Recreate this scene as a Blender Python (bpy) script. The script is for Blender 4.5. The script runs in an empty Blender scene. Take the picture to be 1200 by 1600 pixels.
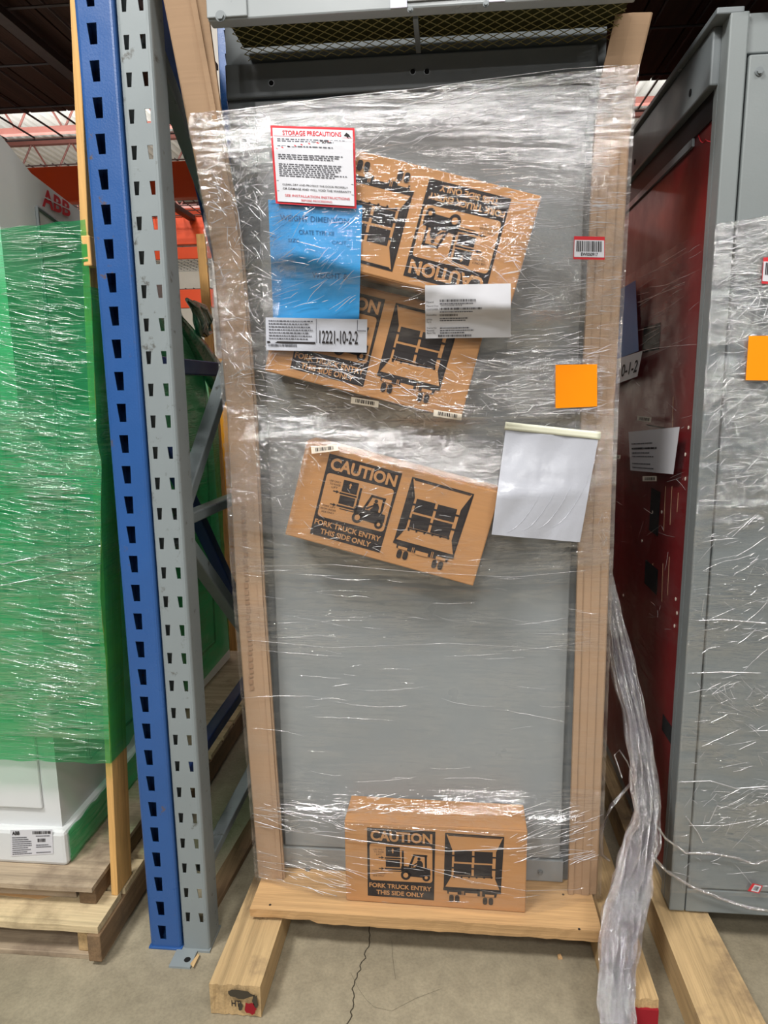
import bpy, bmesh, math, random
from mathutils import Vector, Matrix, Euler, noise
R = math.radians
random.seed(7)
scn = bpy.context.scene
COL = scn.collection

# ------------------------------------------------------------------ camera
PITCH, YAW, ROLL, FPX = R(10.13), R(5.44), R(-0.69), 1080.0
CAM = Vector((0, -1.67, 1.55))
_f = Vector((-math.sin(YAW)*math.cos(PITCH), math.cos(YAW)*math.cos(PITCH), -math.sin(PITCH)))
_r = Vector((math.cos(YAW), math.sin(YAW), 0)); _u = _r.cross(_f)
RT = _r*math.cos(ROLL) + _u*math.sin(ROLL)
UP = _u*math.cos(ROLL) - _r*math.sin(ROLL)
cd = bpy.data.cameras.new('camera'); cam = bpy.data.objects.new('camera', cd); COL.objects.link(cam)
m3 = Matrix((RT, UP, -_f)).transposed()
cam.matrix_world = Matrix.Translation(CAM) @ m3.to_4x4()
cd.sensor_fit = 'VERTICAL'; cd.sensor_height = 24.0; cd.lens = FPX*24.0/1600.0
cd.clip_start = 0.05; cd.clip_end = 100
scn.camera = cam

def ray(x, y): return RT*((x-600)/FPX) - UP*((y-800)/FPX) + _f
def pY(x, y, Y=0.0): d = ray(x, y); return CAM + d*((Y-CAM.y)/d.y)
def pX(x, y, X=0.0): d = ray(x, y); return CAM + d*((X-CAM.x)/d.x)

# ------------------------------------------------------------------ view, world, lights
scn.view_settings.view_transform = 'Standard'; scn.view_settings.look = 'None'
scn.view_settings.gamma = 1.0; scn.view_settings.use_curve_mapping = False
scn.view_settings.exposure = 0.0
try:
    scn.cycles.max_bounces = 8; scn.cycles.transparent_max_bounces = 16
    scn.cycles.sample_clamp_indirect = 6.0
except Exception: pass
w = bpy.data.worlds.new('warehouse_air'); scn.world = w; w.use_nodes = True
w.node_tree.nodes['Background'].inputs[0].default_value = (.82, .88, 1, 1)
w.node_tree.nodes['Background'].inputs[1].default_value = 0.055

def area(name, loc, target, sx, sy, power, col=(1, .985, .96)):
    l = bpy.data.lights.new(name, 'AREA'); l.shape = 'RECTANGLE'; l.size = sx; l.size_y = sy
    l.energy = power; l.color = col
    o = bpy.data.objects.new(name, l); COL.objects.link(o); o.location = loc
    o.rotation_euler = (Vector(target)-Vector(loc)).to_track_quat('-Z', 'Y').to_euler()
    return o
area('hall_light', (-2.2, -2.4, 5.4), (-.1, 0, 1.2), 1.3, .35, 250)
area('hall_light', (2.4, -2.6, 5.4), (.2, 0, 1.0), 1.3, .35, 95)
area('hall_light', (-.3, -5.2, 5.4), (0, 0, 1.0), 1.3, .5, 150)
area('hall_light', (-4.5, 3.6, 5.6), (-4.5, 3.7, 0), 2.5, .5, 40)
area('hall_light', (1.5, 3.6, 5.6), (1.5, 3.7, 0), 2.5, .5, 14)
area('hall_light', (-5.0, 8.5, 5.0), (-5.0, 9.0, 6.5), 5, 1.5, 260)  # this panel and the next face up at the roof deck
area('hall_light', (2.0, 8.5, 5.0), (2.0, 9.0, 6.5), 5, 1.5, 200)
area('hall_light', (-6.5, 12, 5.6), (-6.5, 12.1, 0), 4, 1, 420)

for (x, y) in ((-3.2, -8.5), (1.2, -8.5), (5.0, -8.5), (-3.2, -14), (1.2, -14), (5.0, -14)):  # rows added far behind the camera to put glints on the film
    area('hall_light', (x, y, 5.6), (x, y+1.5, 0), .7, .3, 95)

# ------------------------------------------------------------------ materials
def srgb(r, g, b):
    f = lambda c: (c/255/12.92) if c <= 10 else ((c/255+.055)/1.055)**2.4
    return (f(r), f(g), f(b), 1)
class NT:
    def __init__(s, name):
        s.m = bpy.data.materials.new(name); s.m.use_nodes = True; s.t = s.m.node_tree; s.t.nodes.clear()
        s.out = s.n('ShaderNodeOutputMaterial')
    def n(s, typ, ins=None, **kw):
        nd = s.t.nodes.new(typ)
        for k, v in kw.items(): setattr(nd, k, v)
        for k, v in (ins or {}).items():
            if isinstance(v, bpy.types.NodeSocket): s.t.links.new(v, nd.inputs[k])
            else: nd.inputs[k].default_value = v
        return nd
    def coord(s, scale=(1, 1, 1), rot=(0, 0, 0)):
        tc = s.n('ShaderNodeTexCoord')
        return s.n('ShaderNodeMapping', {'Vector': tc.outputs['Object'], 'Scale': scale, 'Rotation': rot}).outputs[0]
    def noise(s, vec, scale=5, detail=4, rough=.55, dist=0):
        return s.n('ShaderNodeTexNoise', {'Vector': vec, 'Scale': scale, 'Detail': detail, 'Roughness': rough, 'Distortion': dist}).outputs['Fac']
    def ramp(s, fac, stops):
        nd = s.n('ShaderNodeValToRGB', {'Fac': fac}); cr = nd.color_ramp
        while len(cr.elements) < len(stops): cr.elements.new(.5)
        for e, (p, c) in zip(cr.elements, stops):
            e.position = p; e.color = c if isinstance(c, tuple) else (c, c, c, 1)
        return nd.outputs['Color']
    def math(s, op, a, b=0.0, clamp=False):
        nd = s.n('ShaderNodeMath', {0: a, 1: b}, operation=op); nd.use_clamp = clamp; return nd.outputs[0]
    def bump(s, h, st=.2, dist=.01):
        return s.n('ShaderNodeBump', {'Height': h, 'Strength': st, 'Distance': dist}).outputs[0]
    def pbsdf(s, ins):
        b = s.n('ShaderNodeBsdfPrincipled', ins); s.t.links.new(b.outputs[0], s.out.inputs[0]); return b
def mulc(c, k): return (c[0]*k, c[1]*k, c[2]*k, 1)

def paint(name, rgb, rough=.45, var=.08, scratch=0.0, metal=0.0, bump=.05, dirt=None, dscale=6, dthr=(.62, .72)):
    s = NT(name); c = srgb(*rgb); v = s.coord()
    n1 = s.noise(v, 3, 5); col = s.ramp(n1, [(.3, mulc(c, 1-var)), (.7, mulc(c, 1+var))])
    if dirt:
        n2 = s.noise(v, dscale, 8, .7); f = s.ramp(n2, [(dthr[0], 0.0), (dthr[1], 1.0)])
        col = s.n('ShaderNodeMixRGB', {'Fac': f, 'Color1': col, 'Color2': srgb(*dirt)}).outputs[0]
    if scratch:
        n3 = s.noise(s.coord((3, 3, 60), (0, .5, 0)), 6, 3, .8); f = s.ramp(n3, [(.68, 0.0), (.72, scratch)])
        col = s.n('ShaderNodeMixRGB', {'Fac': f, 'Color1': col, 'Color2': mulc(c, 1.9)}).outputs[0]
    nb = s.noise(v, 220, 2)
    rr = s.ramp(s.noise(v, 8, 4), [(.3, rough*.8), (.7, min(1, rough*1.25))])
    s.pbsdf({'Base Color': col, 'Roughness': rr, 'Metallic': metal, 'Normal': s.bump(nb, bump, .002)})
    return s.m
def wood(name, rgb, axis=0, dark=.55, rough=.7, stain=None, sscale=5):
    s = NT(name); c = srgb(*rgb)
    sc = [26, 26, 26]; sc[axis] = 1.2
    v = s.coord(tuple(sc)); n1 = s.noise(v, 1, 6, .6, .6)
    sc2 = [90, 90, 90]; sc2[axis] = 2.5
    n2 = s.noise(s.coord(tuple(sc2)), 1.5, 4, .7)
    col = s.ramp(n1, [(.28, mulc(c, dark)), (.5, c), (.75, mulc(c, 1.15))])
    g = s.ramp(n2, [(.3, .78), (.6, 1.05)])
    col = s.n('ShaderNodeMixRGB', {'Fac': 1.0, 'Color1': col, 'Color2': g}, blend_type='MULTIPLY').outputs[0]
    kn = s.n('ShaderNodeTexVoronoi', {'Vector': s.coord(tuple(3.2 if i == axis else 9 for i in range(3))), 'Scale': 1.0}).outputs['Distance']
    kf = s.ramp(kn, [(.02, .75), (.12, 0.0)])
    col = s.n('ShaderNodeMixRGB', {'Fac': kf, 'Color1': col, 'Color2': mulc(c, .35)}).outputs[0]
    if stain:
        f = s.ramp(s.noise(s.coord(), sscale, 6, .65), [(.5, 0.0), (.66, .85)])
        col = s.n('ShaderNodeMixRGB', {'Fac': f, 'Color1': col, 'Color2': srgb(*stain)}).outputs[0]
    s.pbsdf({'Base Color': col, 'Roughness': rough, 'Normal': s.bump(n2, .5, .003), 'Specular IOR Level': .25})
    return s.m
def plain(name, rgb, rough=.6, spec=.3, bump=0):
    s = NT(name); d = {'Base Color': srgb(*rgb), 'Roughness': rough, 'Specular IOR Level': spec}
    if bump: d['Normal'] = s.bump(s.noise(s.coord(), 30, 4), bump, .003)
    s.pbsdf(d); return s.m
def card(name, rgb, var=.07):
    s = NT(name); c = srgb(*rgb)
    n1 = s.noise(s.coord((1, 1, 60)), 3, 4); n2 = s.noise(s.coord(), 5, 4)
    k = s.math('ADD', s.math('MULTIPLY', n1, .5), s.math('MULTIPLY', n2, .5))
    s.pbsdf({'Base Color': s.ramp(k, [(.35, mulc(c, 1-var)), (.65, mulc(c, 1+var))]), 'Roughness': .75,
             'Specular IOR Level': .2, 'Normal': s.bump(n1, .12, .002)})
    return s.m

def film(name, tint=(1, 1, 1), haze=(230, 230, 235), h0=.06, h1=.45, gloss=(.05, .5), rough=.14, rot=0.0, sx=3.0, sz=55.0,
         bst=.6, crumple=.5, hr=(.42, .75), bd=.0018):
    """clear plastic film: see-through, milky where layers and pleats pile up ('dens'), glossy with fine pleats"""
    s = NT(name)
    at = s.n('ShaderNodeAttribute', attribute_name='dens'); dn = at.outputs['Fac']
    v1 = s.coord((sx, sx, sz), (0, rot, 0)); v2 = s.coord((sx*1.5, sx*1.5, sz*.55), (0, rot+.16, 0))
    ridged = lambda f: s.math('SUBTRACT', 1.0, s.math('MULTIPLY', s.math('ABSOLUTE', s.math('SUBTRACT', f, .5)), 4.0), True)
    a = ridged(s.noise(v1, 1.0, 3, .55, .6)); b = ridged(s.noise(v2, 1.0, 3, .6, .8))
    c = ridged(s.noise(s.coord((24, 24, 40), (0, .6, 0)), 1.5, 5, .65, 1.4))
    d = ridged(s.noise(s.coord((9, 9, 22), (0, -.5, 0)), 1.0, 3, .6, 1.8))
    patch = s.ramp(s.noise(s.coord((1, 1, 1.6)), 5.5, 4, .6), [(.40, 0.0), (.62, 1.0)])
    st = s.math('ADD', s.math('MULTIPLY', a, .55), s.math('MULTIPLY', b, .45))
    cr = s.math('ADD', s.math('MULTIPLY', c, .6), s.math('MULTIPLY', d, .4))
    ck = s.math('MULTIPLY', s.ramp(dn, [(.3, 0.0), (1.0, 1.0)]), crumple*1.4, True)
    mn = s.n('ShaderNodeMix', {'Factor': ck, 'A': st, 'B': cr}).outputs[0]
    act = s.math('ADD', s.math('MULTIPLY', patch, .75), s.math('MULTIPLY', dn, .55), True)
    act = s.math('MULTIPLY', act, s.math('ADD', .25, dn), True)
    hz = s.ramp(mn, [(hr[0], 0.0), (hr[1], 1.0)])
    hz = s.math('ADD', s.math('MULTIPLY', s.math('MULTIPLY', hz, act), h1), s.math('MULTIPLY', s.math('ADD', .4, dn), h0), True)
    gl = s.math('ADD', s.math('MULTIPLY', s.math('MULTIPLY', s.ramp(mn, [(.4, .0), (.78, 1.0)]), act), gloss[1]), gloss[0], True)
    hgt = s.math('MULTIPLY', mn, s.math('ADD', .22, act))
    bp = s.n('ShaderNodeBump', {'Height': hgt, 'Strength': bst, 'Distance': bd}).outputs[0]
    tr = s.n('ShaderNodeBsdfTransparent', {'Color': (*tint, 1)})
    df = s.n('ShaderNodeBsdfDiffuse', {'Color': srgb(*haze), 'Normal': bp})
    tl = s.n('ShaderNodeBsdfTranslucent', {'Color': srgb(*haze)})
    dt = s.n('ShaderNodeMixShader', {0: .3, 1: df.outputs[0], 2: tl.outputs[0]})
    m1 = s.n('ShaderNodeMixShader', {0: hz, 1: tr.outputs[0], 2: dt.outputs[0]})
    g = s.n('ShaderNodeBsdfGlossy', {'Color': (1, 1, 1, 1), 'Roughness': rough, 'Normal': bp})
    m2 = s.n('ShaderNodeMixShader', {0: gl, 1: m1.outputs[0], 2: g.outputs[0]})
    s.t.links.new(m2.outputs[0], s.out.inputs[0])
    return s.m

M = {}
M['panel_grey'] = paint('grey_enamel', (142, 147, 148), .32, .03, bump=.03)
M['frame_grey'] = paint('grey_frame_enamel', (112, 118, 120), .42, .05, bump=.05)
M['rcab_grey'] = paint('grey_cabinet_enamel', (122, 128, 128), .36, .04, bump=.10)
M['rack_grey'] = paint('grey_rack_enamel', (128, 136, 138), .42, .06, scratch=.5, dirt=(84, 84, 80), dscale=22, dthr=(.60, .68))
M['rack_blue'] = paint('blue_rack_enamel', (44, 84, 142), .30, .10, dirt=(92, 78, 70), dscale=20, dthr=(.625, .68), bump=.15)
M['dark_blue'] = paint('blue_brace_enamel', (30, 52, 108), .4, .1)
M['orange'] = paint('orange_beam_enamel', (232, 78, 22), .45, .06)
M['yellow'] = paint('yellow_guard_enamel', (232, 160, 20), .5, .06)
M['white_cab'] = paint('light_grey_enamel', (208, 210, 210), .4, .02, bump=.04)
M['red_sheet'] = paint('red_insulating_sheet', (112, 18, 22), .38, .08, scratch=.25, bump=.03)
M['steel'] = paint('zinc_steel', (165, 168, 170), .3, .1, metal=.9)
M['dark'] = plain('dark_opening', (14, 14, 15), .8)
M['black'] = plain('black_trim', (22, 22, 24), .5)
M['wire'] = paint('dark_wire', (64, 52, 50), .5, .1)
M['wire_mesh'] = paint('expanded_mesh_wire', (120, 112, 60), .5, .1)
M['mesh_back'] = plain('olive_filter', (46, 46, 14), .9)
M['pine_x'] = wood('pine_board_across', (194, 156, 110), 0, .72)
M['pine_y'] = wood('pine_beam_along', (190, 160, 116), 1, .7)
M['pine_y2'] = wood('weathered_pine_beam', (186, 158, 116), 1, .62, stain=(110, 92, 74), sscale=4)
M['pine_z'] = wood('pine_post', (214, 168, 104), 2, .75)
M['ply_x'] = wood('pale_plywood', (206, 186, 148), 0, .8, stain=(150, 132, 104))
M['old_x'] = wood('weathered_plywood', (176, 158, 134), 0, .7, stain=(120, 104, 88))
M['old_y'] = wood('old_stringer', (128, 104, 78), 1, .6, stain=(88, 74, 60))
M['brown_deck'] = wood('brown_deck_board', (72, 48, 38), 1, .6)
M['card'] = card('brown_cardboard', (182, 134, 88))
M['card_print'] = plain('cardboard_shade', (182, 134, 88), .75, .2)
M['post_card'] = card('cardboard_angle', (168, 139, 111), .05)
M['ink'] = plain('black_ink', (42, 38, 38), .7, .2)
M['ink_faint'] = plain('faint_ink', (150, 120, 94), .8, .2)
M['ink_grey'] = plain('grey_ink', (84, 84, 90), .7, .2)
M['ink_red'] = plain('red_ink', (196, 52, 58), .6, .2)
M['ink_white'] = plain('white_ink', (226, 226, 222), .6, .2)
M['ink_blue'] = plain('dark_blue_ink', (24, 92, 140), .6, .2)
M['paper'] = plain('white_paper', (204, 204, 209), .45, .4, .15)
M['paper2'] = plain('glossy_white_sleeve', (180, 182, 190), .25, .5, .35)
M['cream'] = plain('cream_adhesive_flap', (228, 228, 206), .5, .3)
M['blue_paper'] = plain('light_blue_paper', (52, 150, 212), .45, .35, .15)
M['blue_dull'] = plain('blue_paper_sheet', (6, 96, 172), .5, .3, .15)
M['fluo'] = plain('orange_paper', (255, 146, 4), .6, .2)
M['label'] = plain('cream_label', (226, 216, 200), .5, .3)
M['lilac'] = plain('pale_lilac_tape', (214, 212, 228), .5, .3)
M['red_end'] = plain('red_end_paint', (142, 34, 42), .8, .1, .3)
M['roof'] = paint('white_roof_deck', (214, 214, 210), .6, .03)
M['joist'] = paint('red_oxide_joist', (96, 52, 44), .6, .1)
M['wall'] = paint('white_wall_paint', (220, 214, 204), .7, .03)

s = NT('worn_concrete'); v = s.coord()
n1 = s.noise(v, 1.1, 6, .6, .4); n2 = s.noise(v, 18, 6, .7); n3 = s.noise(v, 130, 3, .6)
c1 = s.ramp(n1, [(.3, srgb(126, 116, 96)), (.5, srgb(150, 140, 118)), (.72, srgb(168, 158, 134))])
c2 = s.ramp(n2, [(.32, .80), (.6, 1.03)])
cm = s.n('ShaderNodeMixRGB', {'Fac': 1.0, 'Color1': c1, 'Color2': c2}, blend_type='MULTIPLY').outputs[0]
c3 = s.ramp(n3, [(.3, .86), (.6, 1.04)])
cm = s.n('ShaderNodeMixRGB', {'Fac': 1.0, 'Color1': cm, 'Color2': c3}, blend_type='MULTIPLY').outputs[0]
s.pbsdf({'Base Color': cm, 'Roughness': .6, 'Normal': s.bump(n2, .2, .004)})
M['concrete'] = s.m
M['crack'] = plain('crack_line', (70, 64, 54), .9, .1)

M['film'] = film('clear_stretch_film', tint=(.97, .97, .975), haze=(222, 216, 212), h0=.03, h1=.20, gloss=(.006, .32), rough=.06, bd=.0026, sx=6, sz=85, bst=1.0, rot=.03, hr=(.45, 1.0))
M['film_r'] = film('clear_stretch_film_right', tint=(.97, .97, .975), haze=(222, 224, 228), h0=.02, h1=.14, gloss=(.010, .40), rough=.05, bd=.0026, sx=8, sz=70, bst=1.0, rot=-.15, crumple=.7, hr=(.45, 1.0))
M['film_g'] = film('green_stretch_film', tint=(.36, .86, .54), haze=(54, 184, 116), h0=.42, h1=.30, gloss=(.02, .40), rough=.06, bd=.0026, sx=4, sz=85, bst=1.0, rot=.04, crumple=.15, hr=(.35, .9))
M['film_tail'] = film('bunched_film', tint=(.95, .95, .97), haze=(208, 204, 210), h0=.05, h1=.28, gloss=(.05, .6), rough=.06, sx=70, sz=10, bst=1.0, crumple=.6, bd=.006)
M['film_gt'] = film('bunched_green_film', tint=(.25, .6, .45), haze=(40, 130, 96), h0=.4, h1=.9, gloss=(.05, .5), rough=.2, sx=20, sz=14, bst=.7)
M['green_glint_line'] = film('green_film_glint', tint=(.5, .9, .65), haze=(120, 205, 155), h0=.3, h1=.6, gloss=(.25, .5), rough=.2, sx=5, sz=20, bst=.3)  # paler than the green film, so added creases show as glints
M['film_glint_line'] = film('film_ridge', tint=(.9, .9, .92), haze=(235, 235, 240), h0=.4, h1=.9, gloss=(.2, .6), rough=.2, sx=5, sz=20, bst=.4)  # whitish colour, so added creases and ridges show as glints

# ------------------------------------------------------------------ mesh builder
class MB:
    def __init__(s): s.v = []; s.f = []; s.m = []; s.ms = []; s.dens = None
    def mi(s, mat):
        if mat not in s.ms: s.ms.append(mat)
        return s.ms.index(mat)
    def poly(s, pts, mat):
        b = len(s.v); s.v += [tuple(p) for p in pts]; s.f.append(tuple(range(b, b+len(pts)))); s.m.append(s.mi(mat)); return s
    def box(s, x0, x1, y0, y1, z0, z1, mat):
        b = len(s.v); s.v += [(x, y, z) for x in (x0, x1) for y in (y0, y1) for z in (z0, z1)]
        k = s.mi(mat)
        for q in ((0, 1, 3, 2), (4, 6, 7, 5), (0, 4, 5, 1), (2, 3, 7, 6), (0, 2, 6, 4), (1, 5, 7, 3)):
            s.f.append(tuple(b+i for i in q)); s.m.append(k)
        return s
    def hexa(s, p, mat):  # 8 points: bottom ring 4, top ring 4
        b = len(s.v); s.v += [tuple(q) for q in p]; k = s.mi(mat)
        for q in ((3, 2, 1, 0), (4, 5, 6, 7), (0, 1, 5, 4), (1, 2, 6, 5), (2, 3, 7, 6), (3, 0, 4, 7)):
            s.f.append(tuple(b+i for i in q)); s.m.append(k)
        return s
    def beam(s, a, b, w, h, mat, up=(0, 0, 1)):
        a = Vector(a); b = Vector(b); d = (b-a).normalized(); sd = d.cross(Vector(up)).normalized(); u = sd.cross(d)
        P = []
        for q in (a, b): P += [q-sd*w/2-u*h/2, q+sd*w/2-u*h/2, q+sd*w/2+u*h/2, q-sd*w/2+u*h/2]
        return s.hexa(P, mat)
    def tube(s, pts, r, mat, n=8, caps=True):
        pts = [Vector(p) for p in pts]; k = s.mi(mat); rings = []
        for i, p in enumerate(pts):
            d = (pts[min(i+1, len(pts)-1)]-pts[max(i-1, 0)]).normalized()
            a = Vector((0, 0, 1)) if abs(d.z) < .9 else Vector((1, 0, 0))
            e = d.cross(a).normalized(); g = d.cross(e)
            rr = r[i] if isinstance(r, (list, tuple)) else r
            b = len(s.v); s.v += [tuple(p+(e*math.cos(2*math.pi*j/n)+g*math.sin(2*math.pi*j/n))*rr) for j in range(n)]; rings.append(b)
        for a, b in zip(rings, rings[1:]):
            for j in range(n): s.f.append((a+j, a+(j+1) % n, b+(j+1) % n, b+j)); s.m.append(k)
        if caps:
            s.f.append(tuple(rings[0]+j for j in range(n))); s.m.append(k)
            s.f.append(tuple(rings[-1]+n-1-j for j in range(n))); s.m.append(k)
        return s
    def grid(s, fn, nu, nv, mat, dens=None):
        b = len(s.v); k = s.mi(mat)
        if dens and s.dens is None: s.dens = []
        for j in range(nv+1):
            for i in range(nu+1):
                s.v.append(tuple(fn(i/nu, j/nv)))
                if dens: s.dens.append(dens(i/nu, j/nv))
        for j in range(nv):
            for i in range(nu):
                q = b+j*(nu+1)+i; s.f.append((q, q+1, q+nu+2, q+nu+1)); s.m.append(k)
        return s
    def build(s, name, parent=None, local=False, bev=0, smooth=False, solid=0, label=None, sub=0):
        me = bpy.data.meshes.new(name)
        off = Vector((0, 0, 0))
        if parent is not None and not local:
            q = parent
            while q is not None: off += q.location; q = q.parent
        me.from_pydata([tuple(Vector(p)-off) for p in s.v], [], s.f)
        for mt in s.ms: me.materials.append(M[mt] if isinstance(mt, str) else mt)
        me.polygons.foreach_set('material_index', s.m)
        if s.dens:
            a = me.attributes.new('dens', 'FLOAT', 'POINT'); a.data.foreach_set('value', s.dens)
        if smooth: me.polygons.foreach_set('use_smooth', [True]*len(me.polygons))
        me.update()
        o = bpy.data.objects.new(name, me); COL.objects.link(o); o.parent = parent
        if label: o['label'] = label
        if solid:
            md = o.modifiers.new('thickness', 'SOLIDIFY'); md.thickness = solid; md.offset = -1
        if bev:
            md = o.modifiers.new('bevel', 'BEVEL'); md.width = bev; md.segments = 2; md.limit_method = 'ANGLE'; md.angle_limit = R(40)
        return o
def tag(o, label=None, cat=None, group=None, kind=None):
    if label: o['label'] = label
    if cat: o['category'] = cat
    if group: o['group'] = group
    if kind: o['kind'] = kind
    return o
def thing(name, loc, label, cat, group=None, rot=(0, 0, 0)):
    o = bpy.data.objects.new(name, None); COL.objects.link(o); o.location = loc; o.rotation_euler = rot
    o.empty_display_size = .1
    return tag(o, label, cat, group)
def structure(o): o['kind'] = 'structure'; return o

_txt = {}
def text_mesh(st, bold=0.0):
    key = (st, bold)
    if key not in _txt:
        cu = bpy.data.curves.new('lettering', 'FONT'); cu.body = st; cu.size = 1; cu.offset = bold; cu.resolution_u = 3
        o = bpy.data.objects.new('lettering', cu); COL.objects.link(o)
        dg = bpy.context.evaluated_depsgraph_get(); dg.update()
        me = bpy.data.meshes.new_from_object(o.evaluated_get(dg))
        vs = [v.co.copy() for v in me.vertices]; fs = [tuple(p.vertices) for p in me.polygons]
        bpy.data.objects.remove(o); bpy.data.meshes.remove(me); bpy.data.curves.remove(cu)
        x0 = min(v.x for v in vs); x1 = max(v.x for v in vs); y0 = min(v.y for v in vs); y1 = max(v.y for v in vs)
        _txt[key] = ([((v.x-x0)/(x1-x0), (v.y-y0)/(y1-y0)) for v in vs], fs)
    return _txt[key]
def put_text(mb, st, fn, u0, u1, v0, v1, mat, bold=0.0):
    """letters fill the rectangle u0..u1, v0 (top)..v1 (bottom) of a surface fn(u, v)"""
    vs, fs = text_mesh(st, bold); b = len(mb.v); k = mb.mi(mat)
    mb.v += [tuple(fn(u0+(u1-u0)*x, v1+(v0-v1)*y)) for x, y in vs]
    for f in fs: mb.f.append(tuple(b+i for i in f)); mb.m.append(k)
def put_rect(mb, fn, u0, u1, v0, v1, mat): mb.poly([fn(u0, v0), fn(u0, v1), fn(u1, v1), fn(u1, v0)], mat)
def put_barcode(mb, fn, u0, u1, v0, v1, mat, n=26, seed=1):
    rg = random.Random(seed); x = u0; st = (u1-u0)/n
    while x < u1-st*.5:
        wd = st*rg.choice((.35, .5, .9)); put_rect(mb, fn, x, x+wd, v0, v1, mat); x += wd+st*rg.choice((.35, .5, .7))
def put_lines(mb, fn, u0, u1, vs, h, mat, seed=1, gap=.3):
    """rows of small word-like marks standing for print too small to read"""
    rg = random.Random(seed)
    for vv in vs:
        x = u0; e = u1-(u1-u0)*rg.random()*gap
        while x < e:
            wd = (u1-u0)*rg.uniform(.02, .075); put_rect(mb, fn, x, min(e, x+wd), vv, vv+h, mat); x += wd+(u1-u0)*.014

# ================================================================== THE HALL
fl = MB(); fl.poly([(-14, -4, 0), (10, -4, 0), (10, 18, 0), (-14, 18, 0)], 'concrete')
def ribbon(pts, w, mat, mb, z):
    for (a, b) in zip(pts, pts[1:]):
        a = Vector((*a, z)); b = Vector((*b, z)); d = (b-a).normalized(); n = Vector((-d.y, d.x, 0))*w/2
        mb.poly([a-n, b-n*.8, b+n*.8, a+n], mat)
p0 = [pY(580, 1465, 0)]
def gz(x, y, z=0.0): d = ray(x, y); return CAM + d*((z-CAM.z)/d.z)
rg = random.Random(3)
cr = []
for i in range(26):
    t = i/25; q = gz(578-38*t+rg.uniform(-3, 3)+4*math.sin(t*9), 1455+150*t); cr.append((q.x, q.y))
cr = [(cr[0][0]+.01*rg.random(), .9), (cr[0][0]-.01, .5)]+cr+[(cr[-1][0]-.03, -.6), (cr[-1][0]+.01, -1.3)]
ribbon(cr, .0035, 'crack', fl, .0006)
cr2 = [gz(x, y) for x, y in ((548, 1520), (560, 1545), (572, 1562), (585, 1574), (612, 1580), (650, 1560), (690, 1545))]
ribbon([(q.x, q.y) for q in cr2], .0006, 'crack', fl, .0006)
cr3 = [gz(x, y) for x, y in ((612, 1470), (614, 1500), (618, 1530))]
ribbon([(q.x, q.y) for q in cr3], .0007, 'crack', fl, .0006)
structure(fl.build('floor'))

# ceiling: pale corrugated deck on open joists
c = MB(); n = 150; pts = []
for i in range(n):
    x = -14+24*i/n; dx = 24/n
    for (a, b, za, zb) in ((0, .35, 6, 6), (.35, .5, 6, 6.06), (.5, .85, 6.06, 6.06), (.85, 1, 6.06, 6)):
        c.poly([(x+a*dx, -4, za), (x+b*dx, -4, zb), (x+b*dx, 18, zb), (x+a*dx, 18, za)], 'roof')
structure(c.build('ceiling'))
structure(MB().box(-14, 10, 18, 18.15, 0, 6.1, 'wall').build('wall_back'))
structure(MB().box(-14.15, -14, -4, 18, 0, 6.1, 'wall').build('wall_left'))
structure(MB().box(10, 10.15, -4, 18, 0, 6.1, 'wall').build('wall_right'))
jl = ['bar joist under the pale roof, nearest row behind the racks', 'bar joist under the pale roof, second row from the racks', 'bar joist under the pale roof, third row from the racks',
      'bar joist under the pale roof, fourth row from the racks', 'bar joist under the pale roof, farthest row']
for k, yy in enumerate((6.5, 8.7, 10.9, 13.1, 15.3)):
    t = thing('roof_joist', (0, yy, 5.3), 'red-brown open '+jl[k], 'joist', 'open roof joists')
    MB().box(-13.9, 9.9, yy-.05, yy+.05, 5.86, 5.96, 'joist').build('top_chord', t)
    MB().box(-13.9, 9.9, yy-.05, yy+.05, 5.26, 5.34, 'joist').build('bottom_chord', t)
    z = MB()
    for i in range(32):
        x = -13.5+i*.72; z.tube([(x, yy, 5.3), (x+.36, yy, 5.9)], .016, 'joist', 6); z.tube([(x+.36, yy, 5.9), (x+.72, yy, 5.3)], .016, 'joist', 6)
    z.build('web', t)

# ================================================================== RACKS
def wire_deck(name, x0, x1, y0, y1, z, label, group, pitch_x=.055, pitch_y=.1, r=.003, mat='wire'):
    t = thing(name, ((x0+x1)/2, y0, z), label, 'wire deck', group)
    a = MB(); nx = int((x1-x0)/pitch_x)
    for i in range(nx+1): a.tube([(x0+i*(x1-x0)/nx, y0, z), (x0+i*(x1-x0)/nx, y1, z)], r, mat, 5)
    ny = int((y1-y0)/pitch_y)
    for i in range(ny+1): a.tube([(x0, y0+i*(y1-y0)/ny, z-2*r), (x1, y0+i*(y1-y0)/ny, z-2*r)], r, mat, 5)
    a.build('wire_grid', t)
    for i in range(3):
        x = x0+(x1-x0)*(i+.5)/3; MB().box(x-.02, x+.02, y0, y1, z-.035, z-2.2*r-.004, mat).build('support_channel', t)
    return t
def beam_thing(x0, x1, y, z0, z1, label, group='orange rack beams', mat='orange'):
    t = thing('rack_beam', ((x0+x1)/2, y, z0), label, 'rack beam', group)
    MB().box(x0, x1, y, y+.05, z0, z1, mat).build('beam_face', t, bev=.004)
    MB().box(x0, x1, y+.05, y+.075, z1-.045, z1-.025, mat).build('step_lip', t)
    return t

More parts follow.
